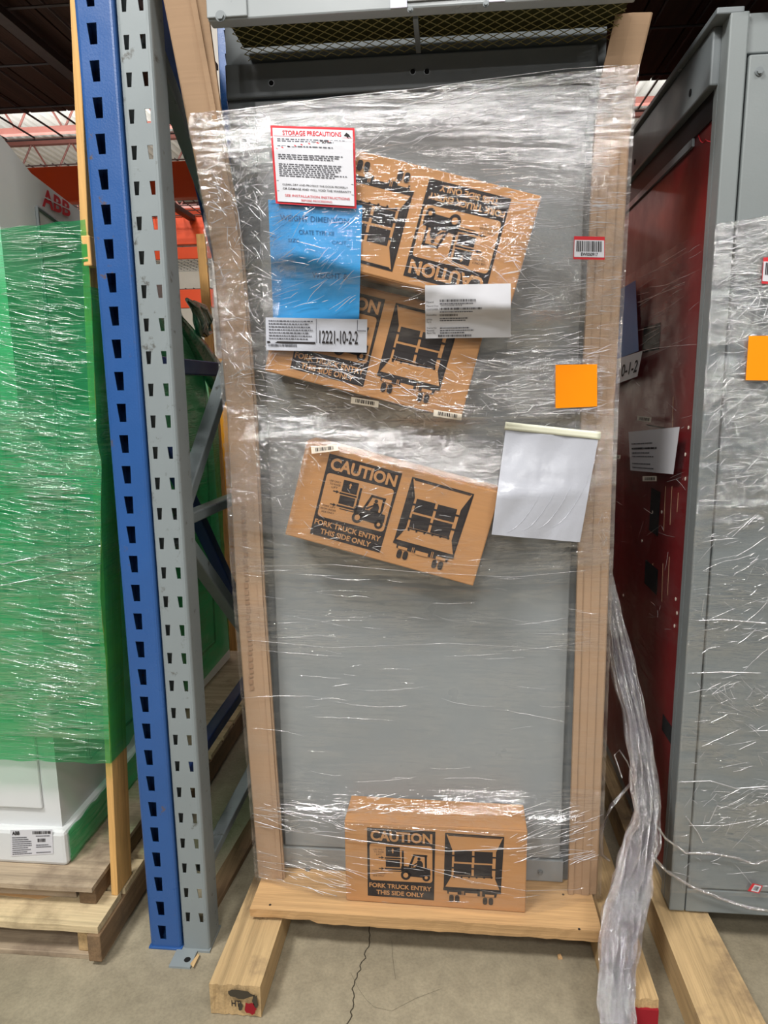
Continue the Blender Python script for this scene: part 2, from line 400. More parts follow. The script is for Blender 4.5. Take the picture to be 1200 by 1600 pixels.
# loaded deck overhead, in this row
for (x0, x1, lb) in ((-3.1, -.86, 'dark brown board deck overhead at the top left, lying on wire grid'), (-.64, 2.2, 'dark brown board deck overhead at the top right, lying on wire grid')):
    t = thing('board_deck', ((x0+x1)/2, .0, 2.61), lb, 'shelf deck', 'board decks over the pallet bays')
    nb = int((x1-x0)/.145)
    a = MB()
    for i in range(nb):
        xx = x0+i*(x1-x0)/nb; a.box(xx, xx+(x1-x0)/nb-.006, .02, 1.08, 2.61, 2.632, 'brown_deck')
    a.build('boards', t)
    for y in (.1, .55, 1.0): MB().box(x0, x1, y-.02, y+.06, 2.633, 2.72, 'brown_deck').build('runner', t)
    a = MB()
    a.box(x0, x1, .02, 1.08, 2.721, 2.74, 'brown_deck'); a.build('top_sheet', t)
wire_deck('wire_deck', -3.1, -.86, .02, 1.3, 2.598, 'dark wire grid carrying the overhead boards at the top left', 'wire grids of this rack', .12, .3, .004)
wire_deck('wire_deck', -.64, 2.2, .02, 1.3, 2.598, 'dark wire grid carrying the overhead boards at the top right', 'wire grids of this rack', .12, .3, .004)
# row behind
beam_thing(-5.2, 2.6, 1.35, 2.356, 2.50, 'dark orange rack beam just behind this rack, highest of the orange beams in the photo')
beam_thing(-5.2, 2.6, 2.35, 2.37, 2.53, 'orange rack beam one shelf depth behind the nearest orange beam')
beam_thing(-8, 2.6, 4.8, 2.31, 2.475, 'bright orange far rack beam beside the wooden stick, lowest of the orange beams')
beam_thing(-9, 2.6, 5.9, 2.95, 3.07, 'bright orange far rack beam seen through the wire deck, lower of two')
beam_thing(-9, 2.6, 7.6, 3.75, 3.89, 'bright orange far rack beam seen through the wire deck, upper of two')
wire_deck('wire_deck', -4.2, -.9, 1.41, 2.34, 2.53, 'dark wire grid between the two near orange beams', 'wire grids of the racks behind')
wire_deck('wire_deck', -5.2, -1.2, 4.9, 5.9, 2.5, 'dark wire grid behind the bright orange far beam', 'wire grids of the racks behind', .08, .1, .004)
wire_deck('wire_deck', -6.2, -1.2, 6.0, 7.5, 3.1, 'pale wire grid high above the far orange beams', 'wire grids of the racks behind', .08, .1, .004, 'steel')
for (x, y, h, lb) in ((-3.6, 5.0, 3.4, 'narrow grey rack post far behind, beside the wooden stick'), (-5.35, 1.36, 3.6, 'far blue rack post at the left photo edge above the pale cabinet')):
    t = thing('rack_post', (x, y, 0), lb, 'rack post')
    mt = 'rack_grey' if x > -4 else 'rack_blue'
    MB().box(x-.04, x+.04, y, y+.07, .01, h, mt).build('column', t, bev=.006); MB().box(x-.07, x+.07, y-.03, y+.1, 0, .01, mt).build('foot_plate', t)
# yellow guard column and pale post behind the green bundle
t = thing('guard_column', (-1.98, 3.2, 0), 'yellow column guard around a pale post, behind the green wrapped machine', 'column guard')
q0 = pY(331, 560, 3.2); q1 = pY(372, 560, 3.2)
MB().box(q0.x, q1.x+.1, 3.2, 3.42, 0, q0.z, 'yellow').build('guard_sleeve', t, bev=.02)
MB().box(q0.x+.02, q1.x+.05, 3.24, 3.38, q0.z, 5.8, 'wall').build('pale_post', t, bev=.01)
a = pY(311, 366, 2.0); b = pY(325, 520, 2.0)
o = MB().beam((a.x+.01, 2.0, a.z), (b.x+.05, 2.0, .0), .045, .02, 'pine_z', (0, 1, 0)).build('wooden_stick')
tag(o, 'thin upright wooden stick in front of the bright orange far beam', 'wooden stick')

# ---------------- the two upright frames
def slotted_face(mb, x0, x1, y, z0, z1, slots, pitch, zc, wt, wb, hh, mat):
    """flat strip x0..x1 with tapered slots (wide at the top) centred on slots, every pitch, real holes"""
    n0 = math.ceil((z0-zc)/pitch-.5)+1; n1 = math.floor((z1-zc)/pitch-.5)
    zb = zc+(n0-.5)*pitch; zt = zc+(n1+.5)*pitch
    mb.poly([(x0, y, z0), (x1, y, z0), (x1, y, zb), (x0, y, zb)], mat)
    mb.poly([(x0, y, zt), (x1, y, zt), (x1, y, z1), (x0, y, z1)], mat)
    edges = [x0]+[(a+b)/2 for a, b in zip(slots, slots[1:])]+[x1]
    for k in range(n0, n1+1):
        c = zc+k*pitch; a0 = c-pitch/2; a1 = c+pitch/2
        for sl, e0, e1 in zip(slots, edges, edges[1:]):
            lt = (-1 if (len(slots) == 2 and sl == slots[0]) else 1)
            T0 = (sl-wt/2, y, c+hh/2); T1 = (sl+wt/2, y, c+hh/2)
            sh = 0 if len(slots) == 1 else lt*(wt-wb)/2*.6
            sk = (wt-wb)/2*.6 if len(slots) == 1 else sh
            B0 = (sl-wb/2+sk, y, c-hh/2); B1 = (sl+wb/2+sk, y, c-hh/2)
            C00 = (e0, y, a0); C10 = (e1, y, a0); C11 = (e1, y, a1); C01 = (e0, y, a1)
            mb.poly([C00, C10, B1, B0], mat); mb.poly([C10, C11, T1, B1], mat); mb.poly([C11, C01, T0, T1], mat); mb.poly([C01, C00, B0, T0], mat)
def column(x0, x1, y0, depth, z1, slots, zc, wt, wb, hh, mat, rear=False):
    mb = MB(); r = .008; z0 = .006
    slotted_face(mb, x0+r, x1-r, y0, z0, z1, slots, .0762, zc, wt, wb, hh, mat)
    for sgn, xe in ((-1, x0), (1, x1)):
        prev = (xe-sgn*r, y0)
        for a in (30, 60, 90):
            cur = (xe-sgn*r+sgn*r*math.sin(R(a)), y0+r-r*math.cos(R(a)))
            mb.poly([(prev[0], prev[1], z0), (cur[0], cur[1], z0), (cur[0], cur[1], z1), (prev[0], prev[1], z1)], mat); prev = cur
        mb.poly([(xe, y0+r, z0), (xe, y0+depth, z0), (xe, y0+depth, z1), (xe, y0+r, z1)], mat)
        mb.poly([(xe, y0+depth, z0), (xe-sgn*.016, y0+depth, z0), (xe-sgn*.016, y0+depth, z1), (xe, y0+depth, z1)], mat)
    bmv = mb
    return bmv
def weld(o):
    bm = bmesh.new(); bm.from_mesh(o.data); bmesh.ops.remove_doubles(bm, verts=bm.verts, dist=1e-5); bmesh.ops.recalc_face_normals(bm, faces=bm.faces)
    bm.to_mesh(o.data); bm.free(); md = o.modifiers.new('sheet', 'SOLIDIFY'); md.thickness = .0022; md.offset = 0; return o

t = thing('rack_upright_frame', (-.788, -.03, 0), 'blue steel rack upright frame with a single row of slots, left of the grey one', 'rack upright')
weld(column(-.834, -.745, -.03, .075, 3.6, [-.797], 1.499, .023, .017, .044, 'rack_blue').build('column', t))
MB().box(-.838, -.7415, -.036, .06, 0, .006, 'rack_blue').build('foot_plate', t, bev=.001)
weld(column(-.834, -.745, 1.0, .075, 3.6, [-.797], 1.499, .023, .017, .044, 'rack_blue').build('column', t))
MB().box(-.838, -.738, 1.0, 1.09, 0, .006, 'rack_blue').build('foot_plate', t, bev=.001)
def brace(t, name, X, a, b, mat, w=.04, h=.038):
    MB().beam((X, a[0], a[1]), (X, b[0], b[1]), w, h, mat).build(name, t, bev=.004)
BX = -.79
brace(t, 'horizontal_brace', BX, (.05, 1.62), (1.0, 1.62), 'dark_blue', .04, .045)
brace(t, 'diagonal_brace', BX, (.05, 1.56), (1.0, .50), 'dark_blue')
brace(t, 'horizontal_brace', BX, (.05, .42), (1.0, .42), 'dark_blue')
brace(t, 'diagonal_brace', BX, (.05, 3.05), (1.0, 1.67), 'dark_blue', .045, .045)
t = thing('rack_upright_frame', (-.70, -.03, 0), 'grey steel rack upright frame with twin rows of slots, right of the blue one', 'rack upright')
weld(column(-.738, -.662, -.03, .075, 3.6, [-.7185, -.681], 1.477, .0135, .0095, .030, 'rack_grey').build('column', t))
a = MB().box(-.755, -.695, -.095, -.037, 0, .006, 'rack_grey').box(-.7405, -.66, -.037, .06, 0, .006, 'rack_grey'); a.tube([(-.712, -.07, .0062), (-.712, -.07, .0066)], .009, 'dark', 12); a.build('foot_plate', t)
weld(column(-.738, -.662, 1.0, .075, 3.6, [-.7185, -.681], 1.477, .0135, .0095, .030, 'rack_grey').build('column', t))
MB().box(-.742, -.655, 1.0, 1.09, 0, .006, 'rack_grey').build('foot_plate', t, bev=.001)
GX = -.70
brace(t, 'diagonal_brace', GX, (.05, 1.235), (.60, 1.69), 'rack_grey')
brace(t, 'horizontal_brace', GX, (.05, 1.215), (1.0, 1.19), 'rack_grey', .04, .03)
brace(t, 'diagonal_brace', GX, (.05, 1.17), (1.0, .36), 'rack_grey')
brace(t, 'diagonal_brace', GX, (.05, 2.36), (1.0, 1.70), 'rack_grey', .04, .045)
brace(t, 'horizontal_brace', GX, (.05, .2), (1.0, .2), 'rack_grey', .04, .03)
a = MB(); a.hexa([gz(297, 1506, .001), gz(302, 1512, .001), gz(312, 1492, .001), gz(309, 1490, .001), gz(297, 1506, .009), gz(302, 1512, .009), gz(312, 1492, .009), gz(309, 1490, .009)], 'pine_y')
tag(a.build('wood_splinter', bev=.001), 'small pale wood splinter on the floor by the grey foot plate', 'wood splinter')
a = MB(); p = gz(872, 1500); a.hexa([p+Vector(d) for d in ((0, 0, .001), (.012, .002, .001), (.01, .016, .001), (0, .012, .001), (.001, 0, .006), (.012, .004, .005), (.008, .014, .008), (0, .012, .006))], 'pine_x')
tag(a.build('wood_chip'), 'tiny pale wood chip on the floor under the base board, near the right beam', 'wood chip')

# ================================================================== MAIN CABINET on its skid
t = thing('shipping_skid', (-.07, .3, 0), 'pine shipping skid under the wrapped centre cabinet, broad board nailed on two beams', 'skid')
def runner(x0a, x1a, x0b, x1b, ya, yb, z1, mat, name, parent, endmat=None, jag=.006, seed=1):
    """beam running in depth; near end at ya with splintered edge"""
    mb = MB(); rg = random.Random(seed); n = 14
    top = []; bot = []
    for i in range(n+1):
        t_ = i/n; x = x0a+(x1a-x0a)*t_
        top.append((x, ya+rg.uniform(-jag, jag), z1-rg.uniform(0, jag))); bot.append((x, ya+rg.uniform(-jag, jag)*.5, 0.002))
    far_t = [(x0b+(x1b-x0b)*i/n, yb, z1) for i in range(n+1)]; far_b = [(p[0], yb, .002) for p in far_t]
    for i in range(n):
        mb.poly([top[i], top[i+1], far_t[i+1], far_t[i]], mat)
        mb.poly([bot[i+1], bot[i], far_b[i], far_b[i+1]], mat)
        mb.poly([bot[i], bot[i+1], top[i+1], top[i]], mat)
    mb.poly([bot[0], top[0], far_t[0], far_b[0]], mat); mb.poly([top[n], bot[n], far_b[n], far_t[n]], mat)
    mb.poly([far_b[0]]+[far_t[0], far_t[n], far_b[n]], mat)
    o = mb.build(name, parent)
    return o
ob = runner(-.592, -.462, -.575, -.452, -.222, .95, .089, 'pine_y2', 'beam', t, seed=4, jag=.004)
# charred and red-marked end of the left beam
a = MB()
for (x0, x1, z0, z1, mt) in ((-.505, -.47, .012, .05, 'red_end'), (-.545, -.475, .052, .085, 'crack'), (-.52, -.506, .02, .05, 'crack'), (-.482, -.466, .03, .075, 'crack')):
    rg = random.Random(int(x0*1e4)); P = []
    for k in range(14):
        an = 2*math.pi*k/14; rr = rg.uniform(.65, 1.05)
        P.append(((x0+x1)/2+(x1-x0)/2*rr*math.cos(an), -.2285, (z0+z1)/2+(z1-z0)/2*rr*math.sin(an)))
    a.poly(P, mt)
put_text(a, 'HT', lambda u, v: (u, -.2292, v), -.535, -.512, .052, .034, 'ink', .02)
a.build('end_marks', ob, label='black scuffs, red paint and the stamp HT on the beam end')
ob = runner(.405, .512, .40, .518, -.178, .95, .089, 'pine_y', 'beam', t, seed=6, jag=.004)
a = MB(); a.box(.407, .511, -.184, -.150, .004, .062, 'red_end'); a.build('painted_end', ob, label='dark red painted beam end')
# cross board with chipped lower edge
mb = MB(); rg = random.Random(9); n = 40; xs = [-.547+(.957)*i/n for i in range(n+1)]
yf = lambda x: -.012-.006*(x+.547)
top = [(x, yf(x)+.004*noise.noise(Vector((x*30, 1, 0))), .128) for x in xs]
chip = lambda x: .099 if (x < -.37) else .090+.003*noise.noise(Vector((x*40, 0, 0)))
bot = [(x, yf(x)+.003+.003*noise.noise(Vector((x*20, 5, 0))), chip(x)+.002) for x in xs]
for i in range(n):
    mb.poly([bot[i], bot[i+1], top[i+1], top[i]], 'pine_x'); mb.poly([top[i], top[i+1], (xs[i+1], .215, .128), (xs[i], .215, .128)], 'pine_x')
    mb.poly([bot[i+1], bot[i], (xs[i], .215, .091), (xs[i+1], .215, .091)], 'pine_x')
mb.poly([bot[0], top[0], (xs[0], .215, .128), (xs[0], .215, .091)], 'pine_x'); mb.poly([top[n], bot[n], (xs[n], .215, .091), (xs[n], .215, .128)], 'pine_x')
mb.poly([(xs[0], .215, .091), (xs[0], .215, .128), (xs[n], .215, .128), (xs[n], .215, .091)], 'pine_x')
mb.build('cross_board', t)
MB().box(-.547, .41, .72, .94, .091, .128, 'pine_x').build('cross_board', t, bev=.003)
for q in ((422, 1414), (905, 1452), (880, 1398)):
    a = MB(); p = gz(*q, .128); a.tube([p+Vector((0, 0, .0003)), p+Vector((0, 0, .0012))], .0035, 'ink', 8); a.build('nail', t)

CX0, CX1, CY, CB = -.505, .345, .16, .129
t = thing('switchgear_cabinet', (-.08, CY, CB), 'grey metal cabinet in the centre, behind clear film and four brown boxes', 'cabinet')
a = MB(); a.box(CX0-.05, CX1+.02, CY+.012, CY+.78, CB, 2.52, 'frame_grey'); a.build('body', t)
MB().box(CX0+.02, CX1-.02, CY, CY+.011, CB+.075, 2.255, 'panel_grey').build('front_panel', t, bev=.003)
MB().box(CX0+.01, CX1-.01, CY-.003, CY+.011, CB+.002, CB+.07, 'panel_grey').build('bottom_rail', t, bev=.002)
MB().box(CX0-.05, CX1, CY-.004, CY+.011, 2.262, 2.34, 'frame_grey').build('top_rail', t, bev=.004)
for q in ((424, 130), (645, 112), (667, 112)):
    a = MB(); p = pY(*q, CY-.004); a.tube([p+Vector((0, -.001, 0)), p+Vector((0, .0005, 0))], .0075, 'steel', 16); a.tube([p+Vector((0, -.0018, 0)), p+Vector((0, -.001, 0))], .0058, 'dark', 16); a.build('bolt_hole', t)
# hood that sticks out over the front
HZ = 2.345
MB().box(CX0-.025, .385, -.035, .0, HZ, HZ+.16, 'panel_grey').build('header_panel', t, bev=.004)
MB().box(CX0-.025, CX0+.065, -.040, -.0352, HZ+.004, HZ+.16, 'panel_grey').build('header_end_bracket', t, bev=.002)
a = MB()
for i in range(34):
    x0 = CX0-.15+i*.032
    for sg in (1, -1):
        pa = Vector((x0, 0.0, HZ+.004)); pb = Vector((x0+sg*.19*.85, .158, HZ+.0005))
        if sg < 0: pa.x += .16; pb.x += .16
        # clip to the opening
        lo, hi = CX0+.01, .375
        def clip(p, q):
            P = [p.copy(), q.copy()]
            for k in (0, 1):
                o_ = P[1-k]
                if P[k].x < lo and o_.x > lo: P[k] = o_+(P[k]-o_)*((lo-o_.x)/(P[k].x-o_.x))
                if P[k].x > hi and o_.x < hi: P[k] = o_+(P[k]-o_)*((hi-o_.x)/(P[k].x-o_.x))
            return P
        c1, c2 = clip(pa, pb)
        if max(c1.x, c2.x) <= hi+.001 and min(c1.x, c2.x) >= lo-.001 and (c1-c2).length > .01: a.tube([c1, c2], .0011, 'wire_mesh', 4)
a.build('mesh_grille', t, label='diamond wire mesh under the header')
MB().box(CX0, .385, .001, .158, HZ+.03, HZ+.04, 'mesh_back').build('filter_pad', t)
MB().box(-.083, -.072, .0, .158, HZ-.004, HZ+.012, 'frame_grey').build('grille_divider', t)
def bolt(parent, p, r=.008, mat='frame_grey', nm='bolt'):
    a = MB(); a.tube([p+Vector((0, -.0005, 0)), p+Vector((0, -.003, 0))], r*1.35, mat, 16); a.tube([p+Vector((0, -.003, 0)), p+Vector((0, -.008, 0))], r, mat, 6); return a.build(nm, parent, bev=.0006)
bolt(t, pY(345, 26, -.042)); 
for q in ((481, 1357), (844, 1362)):
    p = pY(*q, CY-.0035); bolt(t, p, .0055)
# label plate and pale tapes on the header
o = MB().box(pY(636, 10, -.04).x, pY(764, 10, -.04).x, -.0395, -.0355, HZ+.012, HZ+.16, 'panel_grey').build('header_cover_plate', t, bev=.001)
for q in ((641, 16), (759, 7)): bolt(o, pY(*q, -.0402), .004)
for k, (x0, x1) in enumerate(((610, 636), (764, 789))):
    o = MB().box(pY(x0, 10, -.036).x, pY(x1, 10, -.036).x, -.0385, -.0355, HZ+.0015, HZ+.15, 'lilac').build('tape_strip', bev=.0005)
    tag(o, ('pale lilac tape on the top header, left of the cover plate', 'pale lilac tape on the top header, right of the cover plate')[k], 'tape')

# ---------------- cardboard corner posts
def corner_post(name, side, pts, w_front, w_side, th, label, top=None):
    """folded cardboard angle; pts = list of (x, y, z) of the outer corner, side=-1 left, +1 right"""
    t = thing(name, pts[0], label, 'corner protector')
    mb = MB(); P = [Vector(p) for p in pts]
    secs = []
    for p in P:
        s_ = -side; wf0 = w_front; w_front_ = wf0*(1+max(0, p.z-2.1)*.7) if side < 0 else wf0
        ring = [(0, 0), (s_*w_front, 0), (s_*w_front, th), (s_*th, th), (s_*th, w_side), (0, w_side)]
        ring = [(0+s_*.004, 0), (s_*w_front_*.55, -.0035), (s_*w_front_, 0), (s_*w_front_, th), (s_*th, th), (s_*th, w_side), (0, w_side), (0, .004)]
        b = len(mb.v); mb.v += [(p.x+q[0], p.y+q[1], p.z) for q in ring]; secs.append(b)
    n = 8; k = mb.mi('post_card')
    for a, b in zip(secs, secs[1:]):
        for j in range(n): mb.f.append((a+j, a+(j+1) % n, b+(j+1) % n, b+j)); mb.m.append(k)
    mb.f.append(tuple(secs[0]+j for j in range(n))); mb.m.append(k); mb.f.append(tuple(secs[-1]+n-1-j for j in range(n))); mb.m.append(k)
    mb.build('cardboard_angle', t)
    return t
# left: flares outward and forward above the film
def interp0(tab, z):
    for (a, va), (b, vb) in zip(tab, tab[1:]):
        if z <= b: return va+(vb-va)*(z-a)/(b-a)
    return tab[-1][1]
zs = [.129, .5, 1.0, 1.5, 1.9, 2.15, 2.3, 2.45, 2.6]
lp = []
for z in zs:
    k = max(0, z-1.9)
    lp.append((interp0(((.13, -.558), (.6, -.571), (1.1, -.583), (1.5, -.581), (1.9, -.597)), z)-.075*k, .112-.26*k, z))
tl_ = corner_post('cardboard_corner_post', -1, lp, .081, .07, .009, 'tan cardboard corner post on the left edge of the centre cabinet, leaning out above')
# raised fold line on the left post above the wrap
a = MB()
for i in range(len(lp)-1):
    p, q = Vector(lp[i]), Vector(lp[i+1]); a.beam(p+Vector((.070, -.003, 0)), q+Vector((.070+.0*i, -.003, 0)), .012, .007, 'post_card', (0, 1, 0))
a.build('folded_rim', tl_)
rp = [(.425, .118, .129), (.42, .118, .8), (.41, .115, 1.5), (.415, .112, 2.1), (.424, .11, 2.24), (.437, .11, 2.30), (.452, .105, 2.375)]
tr_ = corner_post('cardboard_corner_post', 1, rp, .082, .07, .009, 'tan cardboard corner post on the right edge of the centre cabinet, bent under the header')
a = MB()
for i in range(len(rp)-3):
    p, q = Vector(rp[i]), Vector(rp[i+1]); a.beam(p+Vector((-.075, -.003, 0)), q+Vector((-.075, -.003, 0)), .014, .008, 'post_card', (0, 1, 0)); a.beam(p+Vector((-.035, -.004, 0)), q+Vector((-.035, -.004, 0)), .02, .005, 'post_card', (0, 1, 0))
a.build('folded_rim', tr_)
# faint stamped print running up the left post
a = MB(); rg = random.Random(12); z = .72
while z < 1.24:
    h = rg.uniform(.008, .02); x = -.556+rg.uniform(0, .004)
    a.poly([(x, .1075, z), (x+.012, .1075, z+.002), (x+.012, .1075, z+h), (x, .1075, z+h)], 'ink_faint'); z += h+.004
a.build('faint_stamp', tl_)

# ---------------- brown boxes
W, H, DP = .497, .248, .12
def print_maps(yo):
    def top(px): return 222+(px-68)*.034
    def bot(px): return 677+(px-68)*.052
    def fn(px, py): return ((px-68)/1004*W-W/2, yo, H*(1-(py-top(px))/(bot(px)-top(px))))
    return fn
def circ(cx, cy, r, n=20, fy=1.0): return [(cx+r*math.cos(2*math.pi*i/n), cy+r*fy*math.sin(2*math.pi*i/n)) for i in range(n)]
def rrect(x0, y0, x1, y1, r, skew=.03):
    P = []
    for (cx, cy, a0) in ((x1-r, y0+r, -90), (x1-r, y1-r, 0), (x0+r, y1-r, 90), (x0+r, y0+r, 180)):
        for k in range(5):
            a = R(a0+k*22.5); P.append((cx+r*math.cos(a), cy+r*math.sin(a)))
    return [(x, y+(x-x0)*skew) for x, y in P]
def add_print(root):
    f1, f2, f3 = print_maps(-.0008), print_maps(-.0014), print_maps(-.0020)
    def P(mb, pts, f, mat): mb.poly([f(*p) for p in reversed(pts)], mat)
    def rc(mb, x0, y0, x1, y1, f, mat, sk=.03): P(mb, [(x0, y0), (x1, y0+(x1-x0)*sk), (x1, y1+(x1-x0)*sk), (x0, y1)], f, mat)
    c = MB()
    P(c, [(195, 255), (575, 270), (567, 665), (193, 645)], f1, 'ink')
    P(c, rrect(208, 343, 558, 553, 16), f2, 'card_print')
    tx = lambda px, py: f2(px, py+(px-385)*.045)
    put_text(c, 'CAUTION', tx, 214, 558, 276, 334, 'card_print', .035)
    tx = lambda px, py: f2(px, py+(px-378)*.055)
    put_text(c, 'FORK TRUCK ENTRY', tx, 203, 553, 577, 603, 'card_print', .025)
    put_text(c, 'THIS SIDE ONLY', tx, 243, 511, 616, 642, 'card_print', .025)
    # load and forks
    rc(c, 299, 359, 378, 415, f3, 'ink'); rc(c, 292, 420, 382, 428, f3, 'ink'); rc(c, 298, 433, 378, 474, f3, 'ink'); rc(c, 292, 480, 386, 489, f3, 'ink'); rc(c, 310, 495, 390, 499, f3, 'ink')
    rc(c, 388, 380, 400, 500, f3, 'ink')
    f4 = print_maps(-.0026)
    P(c, [(338, 368), (346, 380), (341, 380), (341, 395), (335, 395), (335, 380), (330, 380)], f4, 'card_print')
    P(c, [(384, 470), (410, 468), (440, 476), (470, 474), (500, 474), (546, 482), (548, 518), (520, 534), (440, 528), (405, 515), (384, 496)], f3, 'ink')
    P(c, [(452, 400), (530, 403), (530, 414), (452, 411)], f3, 'ink'); P(c, [(452, 404), (464, 404), (438, 476), (424, 474)], f3, 'ink')
    P(c, [(515, 408), (528, 408), (528, 484), (517, 484)], f3, 'ink')
    P(c, circ(484, 426, 9), f3, 'ink'); P(c, [(474, 436), (496, 436), (506, 452), (506, 480), (470, 480), (462, 470), (474, 458)], f3, 'ink'); P(c, [(440, 466), (474, 446), (476, 452), (446, 474)], f3, 'ink')
    P(c, circ(410, 520, 28), f3, 'ink'); P(c, circ(410, 520, 14), f4, 'card_print'); P(c, circ(524, 532, 22), f3, 'ink'); P(c, circ(524, 532, 9), f4, 'card_print')
    for yy in (419, 482):
        rc(c, 258, yy, 276, yy+5, f3, 'ink'); P(c, [(274, yy-5), (290, yy+3), (274, yy+11)], f3, 'ink')
    for k, (st, x0, x1, yy) in enumerate((('USE ONLY', 228, 288, 372), ('TO RAISE', 232, 288, 386), ('LIFT', 246, 276, 400), ('FORK LIFT', 222, 290, 494), ('FROM UNDER', 216, 296, 508), ('SIDE ONLY', 224, 290, 522))):
        put_text(c, st, f3, x0, x1, yy, yy+9, 'ink')
    c.build('printed_caution_panel', root, local=True)
    d = MB()
    P(d, [(628, 275), (949, 290), (936, 606), (621, 590)], f1, 'ink')
    P(d, [(637, 283), (940, 297), (929, 597), (630, 582)], f2, 'card_print')
    P(d, [(637, 286), (668, 368), (664, 520), (630, 582)], f3, 'ink'); P(d, [(940, 299), (906, 378), (903, 532), (929, 597)], f3, 'ink')
    P(d, [(642, 283), (936, 297), (933, 302), (646, 289)], f3, 'ink')
    P(d, [(649, 320), (667, 368), (663, 515), (642, 560), (645, 400)], f4, 'ink')
    for (x0, y0, x1, y1) in ((679, 371, 776, 436), (789, 375, 888, 441), (676, 446, 774, 512), (787, 450, 886, 516)):
        rc(d, x0, y0, x1, y1, f3, 'ink')
    for yy in (396, 466): rc(d, 664, yy, 905, yy+9, f4, 'ink')
    rc(d, 672, 514, 890, 521, f3, 'ink')
    for i in range(6): rc(d, 674+i*41, 518, 684+i*41, 530, f3, 'ink')
    P(d, [(619, 588), (938, 604), (936, 618), (916, 618), (910, 640), (642, 622), (640, 604), (619, 602)], f3, 'ink')
    rc(d, 650, 611, 698, 624, f4, 'card_print', .05); rc(d, 742, 615, 808, 634, f4, 'card_print', .05); rc(d, 850, 621, 900, 635, f4, 'card_print', .05)
    for x in (722, 730, 822, 830): rc(d, x, 604, x+3, 640, f4, 'card_print', .05)
    for (x, y) in ((652, 628), (684, 630), (838, 640), (870, 642)): P(d, rrect(x, y, x+25, y+42, 11), f3, 'ink')
    d.build('printed_trailer_picture', root, local=True)
def carton(loc, rot, label, depth=DP, lid=True):
    t = thing('cardboard_box', loc, label, 'cardboard box', 'brown boxes under the film', rot)
    MB().box(-W/2, W/2, 0, depth, 0, H, 'card').build('carton', t, local=True, bev=.003)
    a = MB(); a.box(-W/2+.002, W/2-.002, .003, depth/2-.001, H, H+.0018, 'card'); a.box(-W/2+.002, W/2-.002, depth/2+.001, depth-.003, H, H+.0018, 'card')
    a.build('top_flaps', t, local=True)
    add_print(t)
    return t
def carton_px(tl, tr, bl, Y, flip, label, tilt=0):
    """hung in the film: three measured corners of the printed face give centre and turn"""
    A, B, C_ = pY(*tl, Y), pY(*tr, Y), pY(*bl, Y)
    ang = math.atan2(-(B.z-A.z), B.x-A.x)
    cx, cz = (B.x+C_.x)/2, (B.z+C_.z)/2
    if flip: ang += math.pi
    up = Vector((math.sin(ang), 0, math.cos(ang)))
    base = Vector((cx, Y, cz))-up*H/2
    return carton(base, (0, ang, 0), label)
b1 = carton_px((504, 222), (849, 308), (462, 398), -.045, True, 'topmost brown box, hanging upside down in the film beside the blue sheet')
b2 = carton_px((452, 425), (760, 500), (415, 575), .03, False, 'second brown box from the top, tilted, partly behind the blue sheet')
b3 = carton_px((487, 688), (775, 765), (452, 840), .06-.028, False, 'third brown box from the top, tilted, alone below the small barcodes')
b4 = carton((-.0345, .034, .1295), (0, 0, R(-1.0)), 'lowest brown box, standing level on the pine base board')

# ---------------- film around the centre cabinet
def interp(tab, z):
    if z <= tab[0][0]: return tab[0][1]
    for (a, va), (b, vb) in zip(tab, tab[1:]):
        if z <= b: return va+(vb-va)*(z-a)/(b-a)
    return tab[-1][1]
XLT = [(.13, -.562), (.6, -.575), (1.1, -.588), (1.5, -.585), (1.77, -.598), (1.93, -.604), (1.99, -.600), (2.10, -.602), (2.15, -.612), (2.19, -.600), (2.25, -.594)]
XRT = [(.13, .432), (.9, .424), (1.5, .416), (1.9, .418), (2.2, .422), (2.3, .43)]
def rect_pts(o, w=W, h=H):
    mw = Matrix.Translation(o.location) @ o.rotation_euler.to_matrix().to_4x4()
    return [mw @ Vector(p) for p in ((-w/2, -.003, 0), (w/2, -.003, 0), (w/2, -.003, h), (-w/2, -.003, h))]
RECTS = [rect_pts(b) for b in (b1, b2, b3, b4)]
NX, NZ = 120, 230; ZA, ZB = .132, 2.28
def hull_row(z):
    pts = [(interp(XLT, z), .108+(-.24*max(0, z-1.9))), (interp(XRT, z), .112)]
    for rc_ in RECTS:
        xs = []
        for i in range(4):
            a, b = rc_[i], rc_[(i+1) % 4]
            if (a.z-z)*(b.z-z) <= 0 and abs(a.z-b.z) > 1e-6:
                k = (z-a.z)/(b.z-a.z); xs.append((a.x+(b.x-a.x)*k, a.y+(b.y-a.y)*k))
        if len(xs) >= 2: pts += [min(xs), max(xs)]
    pts = sorted(pts); hl = []
    for p in pts:
        while len(hl) >= 2 and (hl[-1][0]-hl[-2][0])*(p[1]-hl[-2][1])-(hl[-1][1]-hl[-2][1])*(p[0]-hl[-2][0]) <= 0: hl.pop()
        hl.append(p)
    x0, x1 = pts[0][0], pts[-1][0]; row = []; j = 0
    for i in range(NX+1):
        x = x0+(x1-x0)*i/NX
        while j < len(hl)-2 and x > hl[j+1][0]: j += 1
        (xa, ya), (xb, yb) = hl[j], hl[j+1]; row.append(ya+(yb-ya)*(x-xa)/max(1e-9, xb-xa))
    return row
raw = [hull_row(ZA+(ZB-ZA)*j/NZ) for j in range(NZ+1)]
HUL = []
for j in range(NZ+1):
    r_ = []
    for i in range(NX+1):
        k0, k1 = max(0, j-8), min(NZ, j+8)
        r_.append(min(raw[j][i], sum(raw[k][i] for k in range(k0, k1+1))/(k1-k0+1)))
    HUL.append(r_)
